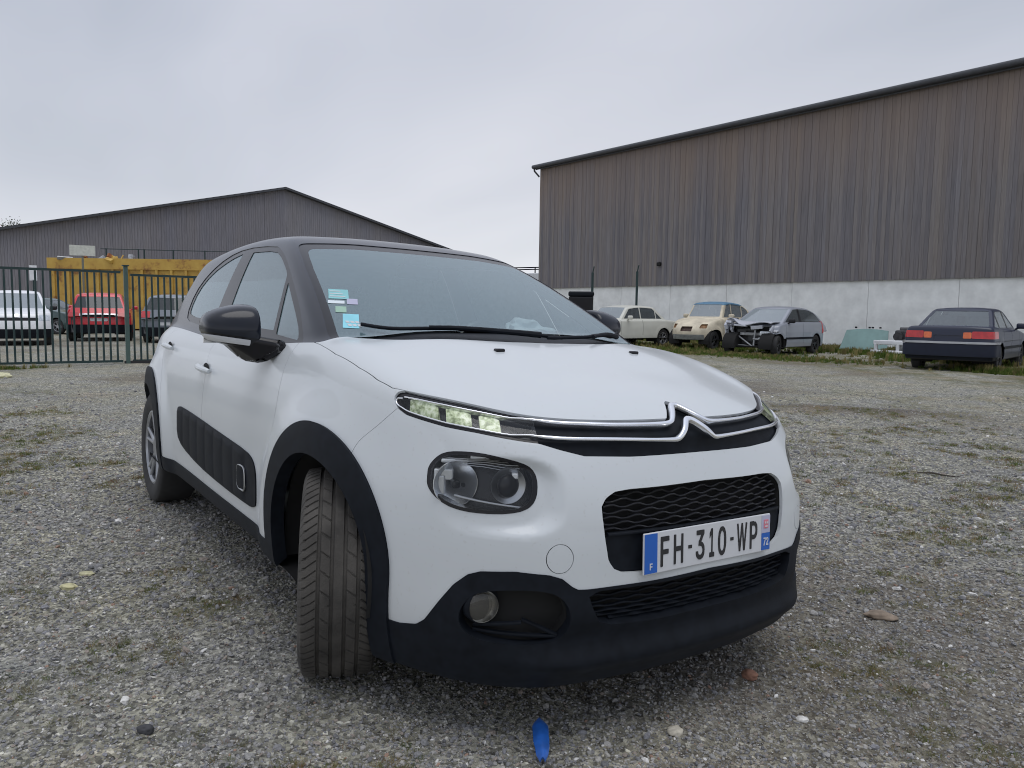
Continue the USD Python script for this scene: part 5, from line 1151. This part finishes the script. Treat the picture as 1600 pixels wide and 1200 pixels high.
# ------------------------------------------------------------------ fence, gate, posts, containers, scrap
FGREEN = plain('fence_green', (.008, .028, .028), rough=.5, var=.2)
def fence(name, label, x, y0, y1, top, pitch, catg):
    f = thing(name, label, catg, (x, 0, 0))
    for z in (.055, top): part(f, 'rail', box((.04, y1 - y0, .045), (0, (y0 + y1) / 2, z)), FGREEN, smooth=False)
    y = y0 + .04
    while y < y1 - .03: part(f, 'bar', box((.034, .034, top - .08), (0, y, .055 + (top - .08) / 2)), FGREEN, smooth=False); y += pitch
    return f
f1 = fence('bar_fence', 'dark green steel bar fence left of the thick gate post', -14.75, -6.0, .72, 1.80, .122, 'fence')
for y in (-5.9, -2.4): part(f1, 'post', box((.06, .06, 1.9), (.05, y, .95)), FGREEN, smooth=False)
f2 = fence('bar_gate', 'dark green steel bar gate right of the thick gate post, running behind the white car', -14.80, .90, 4.4, 1.755, .116, 'gate')
part(f2, 'gate_foot', box((.10, .5, .05), (.02, 1.0, .03)), RUBBER, smooth=False)
gpst = thing('gate_post', 'thick green post between the bar fence and the gate', 'post', (-14.75, .81, 0)); part(gpst, 'post', box((.07, .075, 1.92), (0, 0, .96)), plain('post_green', (.05, .09, .08), rough=.5), smooth=False); part(gpst, 'cap', box((.11, .12, .02), (0, 0, 1.93)), FGREEN, smooth=False)
for k, (px_, py_, h) in enumerate(((-20.83, 17.95, 2.69), (-19.85, 19.35, 2.76))):
    p = thing('fence_post', ('slim dark angled-top post nearest the white car roof' if k == 0 else 'slim dark angled-top post above the old white saloon'), 'post', (px_, py_, 0), 45.0)
    part(p, 'shaft', box((.09, .09, h), (0, 0, h / 2)), FGREEN, smooth=False); part(p, 'angled_arm', hull([(0, 0, h - .02), (.05, -.05, h + .22)], .022, 1), FGREEN)
bn = thing('waste_bin', 'tall black bin beside the first slim post, over the door mirror', 'bin', (-17.25, 14.45, 0), -40.0)
part(bn, 'body', hull([(x * .28, y * .30, .12) for x in (-1, 1) for y in (-1, 1)] + [(x * .34, y * .35, 1.62) for x in (-1, 1) for y in (-1, 1)], .04, 1), GLOSSBLK); part(bn, 'lid', rbox((.80, .82, .16), .06, (0, 0, 1.74)), PLASTIC)
for s in (-1, 1): part(bn, 'wheel', cyl(.1, .06, (-.25, s * .3, .1), 'y', 16), RUBBER)
OCHRE = usdkit.material(stage, M('ochre_paint'), {'tc': ('texture_coordinate', {}), 'n': ('noise_texture', {'scale': 1.6, 'detail': 7.0, 'roughness': .65}), 'r': ('rgb_ramp', {'ramp': [(.35, (.26, .12, .035)), (.45, (.46, .28, .055)), (.7, (.54, .36, .075))]}), 'p': ('principled_bsdf', {'roughness': .6})}, [('tc.object', 'n.vector'), ('n.fac', 'r.fac'), ('r.color', 'p.base_color')], surface='p.BSDF')
RUST = plain('rust', (.26, .105, .045), rough=.85, var=.5, scale=5)
ct = thing('scrap_container', 'long ochre yellow steel container behind the parked cars, rusty at its top edge', 'container', (-38.94, 5.73, 0), 235.5)
part(ct, 'side_wall', box((10.5, .08, 3.1), (0, 0, 1.62)), OCHRE, smooth=False); part(ct, 'back_wall', box((10.5, .08, 3.1), (0, -2.4, 1.62)), OCHRE, smooth=False)
for s in (-1, 1): part(ct, 'end_wall', box((.08, 2.4, 3.1), (s * 5.2, -1.2, 1.62)), OCHRE, smooth=False)
part(ct, 'top_rim', box((10.6, .20, .52), (0, .02, 3.20)), OCHRE, smooth=False); part(ct, 'floor', box((10.4, 2.3, .1), (0, -1.2, .1)), RUST, smooth=False)
for k in range(15): part(ct, 'rib', box((.12, .10, 2.85), (-5.0 + k * .714, .09, 1.5)), OCHRE, smooth=False)
sp_ = thing('scrap_pile', 'rusty scrap heaped on the left end of the ochre container', 'scrap', (-41.3, 1.6, 0), 55.5)
r6 = np.random.default_rng(9)
for k in range(12): part(sp_, 'scrap_piece', rbox((r6.uniform(.25, .8), r6.uniform(.05, .3), r6.uniform(.08, .28)), .02, (r6.uniform(-.4, 3.2), r6.uniform(.1, 1.2), r6.uniform(3.36, 3.50)), rotm(r6.uniform(0, 6), r6.normal(size=3)), 1), [RUST, OCHRE, MANGLED, OCHRE][k % 4])
sg = thing('sign_board', 'blank pale board on a post above the ochre container', 'sign', (-37.85, 2.43, 0), -6.0); part(sg, 'board', box((.05, 1.02, .46), (0, 0, 3.63)), plain('board_pale', (.55, .56, .50), rough=.6), smooth=False)
part(sg, 'post', box((.09, .09, 3.42), (-.04, 0, 1.71)), plain('board_post', (.16, .16, .13), rough=.7), smooth=False)
mk_ = thing('marker_post', 'short white marker panel on a post behind the white hatchback', 'post', (-34.1, .30, 0)); part(mk_, 'panel', box((.05, .26, .60), (0, 0, 2.42)), plain('marker_white', (.70, .72, .74), rough=.5), smooth=False); part(mk_, 'stem', box((.05, .06, 2.15), (0, 0, 1.07)), FGREEN, smooth=False)
wf = thing('wire_fence', 'tall thin wire fence against the gabled shed, above the ochre container', 'fence', (-43.9, 7.2, 0), 64.0)
for x in (-3.2, -1.55, -1.25, .25, 1.9, 3.4): part(wf, 'post', box((.06, .06, 4.28), (x, 0, 2.14)), FGREEN, smooth=False)
for z in (4.25, 3.6, 3.0): part(wf, 'wire', box((7.0, .035 if z > 4 else .012, .035 if z > 4 else .012), (0, .04, z)), FGREEN, smooth=False)
# old windscreen and scrap leaning at the shed base
gl = thing('loose_windscreen', 'pale green loose windscreen leaning against the concrete base between the wreck and the navy saloon', 'glass', (-11.75, 21.55, 0), 6.0)
gx_, gz_2 = np.meshgrid(np.linspace(-.76, .76, 13), np.linspace(0, 1, 7)); xx2 = gx_ * (1 - .12 * gz_2); yy2 = .25 * gz_2 - .10 * (gx_ / .76) ** 2; zz2 = .10 + .66 * gz_2 - .05 * (gx_ / .76) ** 2 * gz_2
gv = np.stack([xx2, yy2, zz2], -1).reshape(-1, 3); gq = np.array([[i * 13 + j, i * 13 + j + 1, (i + 1) * 13 + j + 1, (i + 1) * 13 + j] for i in range(6) for j in range(12)])
part(gl, 'pane', (np.vstack([gv, gv + [0, .02, 0]]), np.vstack([gq, (gq + 91)[:, ::-1]])), plain('pale_green_glass', (.19, .32, .30), rough=.12, coat=.6, var=.15, scale=2), smooth=40)
for x in (-.42, .02, .12, .36): part(gl, 'clip', rbox((.07, .03, .05), .01, (x, .27, .80), None, 1), PLASTIC)
sb = thing('scrap_bumper', 'torn white bumper lying on the grass left of the navy saloon', 'car part', (-10.55, 21.0, 0), 8.0)
def bent(pts, w, h): return cat([rbox((np.hypot(b[0] - a[0], b[1] - a[1]) + .05, w, h), .03, ((a[0] + b[0]) / 2, (a[1] + b[1]) / 2, (a[2] + b[2]) / 2), rotm(math.atan2(b[1] - a[1], b[0] - a[0]), [0, 0, 1]), 1) for a, b in zip(pts[:-1], pts[1:])])
part(sb, 'upper_shell', bent([(-.52, .1, .36), (-.30, -.05, .38), (.10, -.09, .38), (.52, -.02, .38), (.70, .15, .36)], .12, .14), WHITE2); part(sb, 'lower_lip', bent([(-.60, .12, .10), (-.34, -.06, .10), (.12, -.12, .10), (.56, -.05, .10)], .14, .09), WHITE2)
part(sb, 'bracket', cat([rbox((.10, .10, .26), .02, (-.46, .03, .22), None, 1), rbox((.08, .1, .26), .02, (.22, -.08, .22), None, 1), rbox((.10, .1, .24), .02, (.54, 0, .22), None, 1)]), WHITE2)
se = thing('scrap_engine_part', 'dark oily engine part behind the torn white bumper', 'car part', (-10.40, 21.5, 0), 20.0)
part(se, 'block', cat([rbox((.55, .4, .30), .05, (0, 0, .60), None, 1), cyl(.13, .3, (-.16, -.22, .56), 'y', 16), cyl(.08, .5, (.1, -.05, .76), 'x', 12)]), plain('oily_metal', (.045, .045, .048), rough=.4, metal=.4, var=.5, scale=12)); part(se, 'stand', rbox((.5, .36, .46), .04, (0, .02, .23), None, 1), MANGLED)
# grass along the shed and between the wrecks
GR_M = [leafmat('grass_mid', (.085, .125, .030), .35), leafmat('grass_light', (.14, .165, .045), .35), leafmat('grass_dry', (.22, .19, .085), .3)]
gpro = [tuft(16, .16, .035, .35, 51), tuft(20, .11, .05, .5, 52), tuft(12, .20, .03, .25, 53)]
r8 = np.random.default_rng(12); gxl, gyl, gsl = [], [], []
def add_grass(n, fx, s):
    x, y = fx(n); gxl.append(x); gyl.append(y); gsl.append(r8.uniform(.55, 1.2, n) * s)
add_grass(9000, lambda n: (lambda x: (x, 24.07 + (x + 13.4) * .0608 - .05 - np.abs(r8.normal(size=n)) * .8))(r8.uniform(-30, 0, n)), .95)
add_grass(3600, lambda n: (lambda x: (x, 22.6 + (x + 13.4) * .0608 - np.abs(r8.normal(size=n)) * 1.1))(r8.uniform(-13.5, -7.5, n)), 1.0)
add_grass(2600, lambda n: (-12.6 + r8.normal(size=n) * 2.2, 16.1 + r8.normal(size=n) * .55), .55)
add_grass(1500, lambda n: (-16.5 + r8.normal(size=n) * 1.8, 17.8 + r8.normal(size=n) * 1.6), .9)
add_grass(500, lambda n: (-5.2 + r8.normal(size=n) * .5, 16.0 + r8.normal(size=n) * .22), .9)
add_grass(500, lambda n: (-8.0 + r8.normal(size=n) * .9, 19.5 + r8.normal(size=n) * .8), 1.1)
add_grass(500, lambda n: (-14.2 + r8.normal(size=n) * .10, -1.9 + r8.normal(size=n) * .55), .5)
gx4, gy4, gs4 = map(np.concatenate, (gxl, gyl, gsl)); ga = r8.random(len(gx4)) * 3.14
instancer('grass', gpro, np.stack([gx4, gy4, ground_z(gx4, gy4) - .01], 1), np.repeat(gs4[:, None], 3, 1), r8.choice(3, len(gx4), p=[.45, .35, .2]), np.stack([np.cos(ga), ga * 0, ga * 0, np.sin(ga)], 1), 'rough grass along the shed and round the wrecks', 'grass', GR_M)
# tree beyond the gabled shed
tr = thing('tree', 'dark tree just showing past the left end of the gabled shed', 'tree', (-92.0, -.2, 0))
limbs = [tube([(0, 0, -.2), (.1, .05, 2.5), (0, .2, 5.2), (.2, .1, 8.2)], [.26, .21, .15, .05], 8)]; r9 = np.random.default_rng(4); cl = []
for k in range(16):
    a = k * 2.4; z = 3.2 + k * .32; q = np.array([math.cos(a), math.sin(a), .55]) * r9.uniform(1.4, 2.6); limbs.append(tube([(0, .1, z), (q[0] * .5, q[1] * .5, z + q[2] * .4), (q[0], q[1], z + q[2])], [.09, .06, .02], 6)); cl += [(q[0] * t, q[1] * t, z + q[2] * t) for t in (.6, .85, 1.05)]
part(tr, 'trunk', cat(limbs), plain('bark', (.10, .08, .065), rough=.9))
C = np.array(cl); n = 9000; ci = r9.integers(0, len(C), n); Pp = C[ci] + r9.normal(size=(n, 3)) * .42; d1 = r9.normal(size=(n, 3)); d1 /= np.linalg.norm(d1, axis=1, keepdims=True); d2 = np.cross(d1, r9.normal(size=(n, 3))); d2 /= np.linalg.norm(d2, axis=1, keepdims=True)
lv = np.stack([Pp - d1 * .08, Pp + d2 * .05, Pp + d1 * .08, Pp - d2 * .05], 1).reshape(-1, 3); lf = np.arange(n)[:, None] * 4 + np.array([[0, 1, 2, 3]])
part(tr, 'crown', (lv, lf), leafmat('tree_leaf', (.06, .075, .03)), smooth=False)
# things lying on the gravel near the camera
def pebble(name, label, catg, at, size, col, seed, rz=0, flat=.5, rough=.8):
    m = trimesh.creation.icosphere(3, 1.0); v = m.vertices; m.vertices = v * (.7 + .6 * meshkit.noise(v * 1.7 + seed, seed))[:, None] * np.array([1, .7, flat]) * size / 2
    x, y = at; t = thing(name, label, catg, (x, y, float(ground_z(np.array([x]), np.array([y]))[0]) + size * flat * .28), rz); part(t, 'body', m, plain(f'{name}_{seed}', col, rough=rough, var=.3, scale=40), smooth=50); return t
bf_ = thing('blue_fragment', 'bright blue plastic fragment on the gravel in front of the bumper', 'litter', (.745, -.500, 0.0), -33.0)
bu, bv = np.meshgrid(np.linspace(-1, 1, 9), np.linspace(0, 1, 9)); bw = .021 * np.sqrt(np.clip(1.08 - (2 * bv - 1) ** 2, 0.05, 1)) * (.85 + .35 * meshkit.noise(np.stack([bv * 7, np.sign(bu) * 3.3, bv * 0], -1), 4)); bx_ = .075 - .15 * bv; bz_ = .006 + .028 * np.sin(bv * 2.2) + .010 * (1 - bu ** 2)
bp = np.stack([bx_ + 0 * bu, bw * bu, bz_], -1).reshape(-1, 3); bq = np.array([[i * 9 + j, i * 9 + j + 1, (i + 1) * 9 + j + 1, (i + 1) * 9 + j] for i in range(8) for j in range(8)])
part(bf_, 'shard', (np.vstack([bp, bp - [0, 0, .004]]), np.vstack([bq, (bq + 81)[:, ::-1]])), plain('blue_plastic', (.014, .085, .34), rough=.35, var=.3, scale=30), smooth=40)
pebble('flat_stone', 'flat brown stone on the gravel to the right of the bumper corner', 'stone', (.683, 1.191), .105, (.20, .155, .115), 2, 40, .35)
pebble('reddish_stone', 'small reddish stone on the gravel just below the bumper lip', 'stone', (.742, .333), .055, (.24, .125, .085), 3, 10, .6)
pebble('pale_stone', 'pale stone chip in front of the number plate', 'stone', (.87, -.139), .045, (.42, .39, .32), 4, 80, .6)
pebble('yellowish_stone', 'larger pale yellow stone left of the turned front wheel', 'stone', (-1.208, -1.394), .075, (.46, .43, .25), 5, 20, .35)
pebble('yellowish_stone', 'smaller pale yellow stone just beyond the larger one', 'stone', (-1.324, -1.321), .055, (.42, .40, .25), 6, 70, .35)
pebble('white_chip', 'white stone chip at the lower left of the picture', 'stone', (-.087, -1.353), .032, (.62, .61, .58), 7, 15, .6)
pebble('dark_stone', 'dark stone at the lower left, near the bottom edge', 'stone', (.124, -1.333), .045, (.045, .046, .05), 8, 50, .6)
pebble('white_chip', 'white stone chip right of the blue fragment', 'stone', (.993, .252), .034, (.62, .61, .58), 9, 35, .5)
pebble('white_chip', 'white stone chip by the rear wheel', 'stone', (-2.161, -.837 - .25), .04, (.60, .59, .57), 10, 35, .5)
tg = thing('twig', 'thin dark twig on the gravel to the right of the car', 'twig', (-.484, 3.909, .012), 20.0); part(tg, 'stem', tube([(-.13, 0, 0), (-.04, .02, .008), (.05, .0, .004), (.14, .03, 0)], [.005, .006, .005, .003], 6), plain('twig_bark', (.05, .04, .032), rough=.9))
pebble('straw_clump', 'pale straw coloured clump by the fence at the left edge', 'litter', (-12.2, -1.42), .42, (.55, .53, .34), 11, 80, .25)
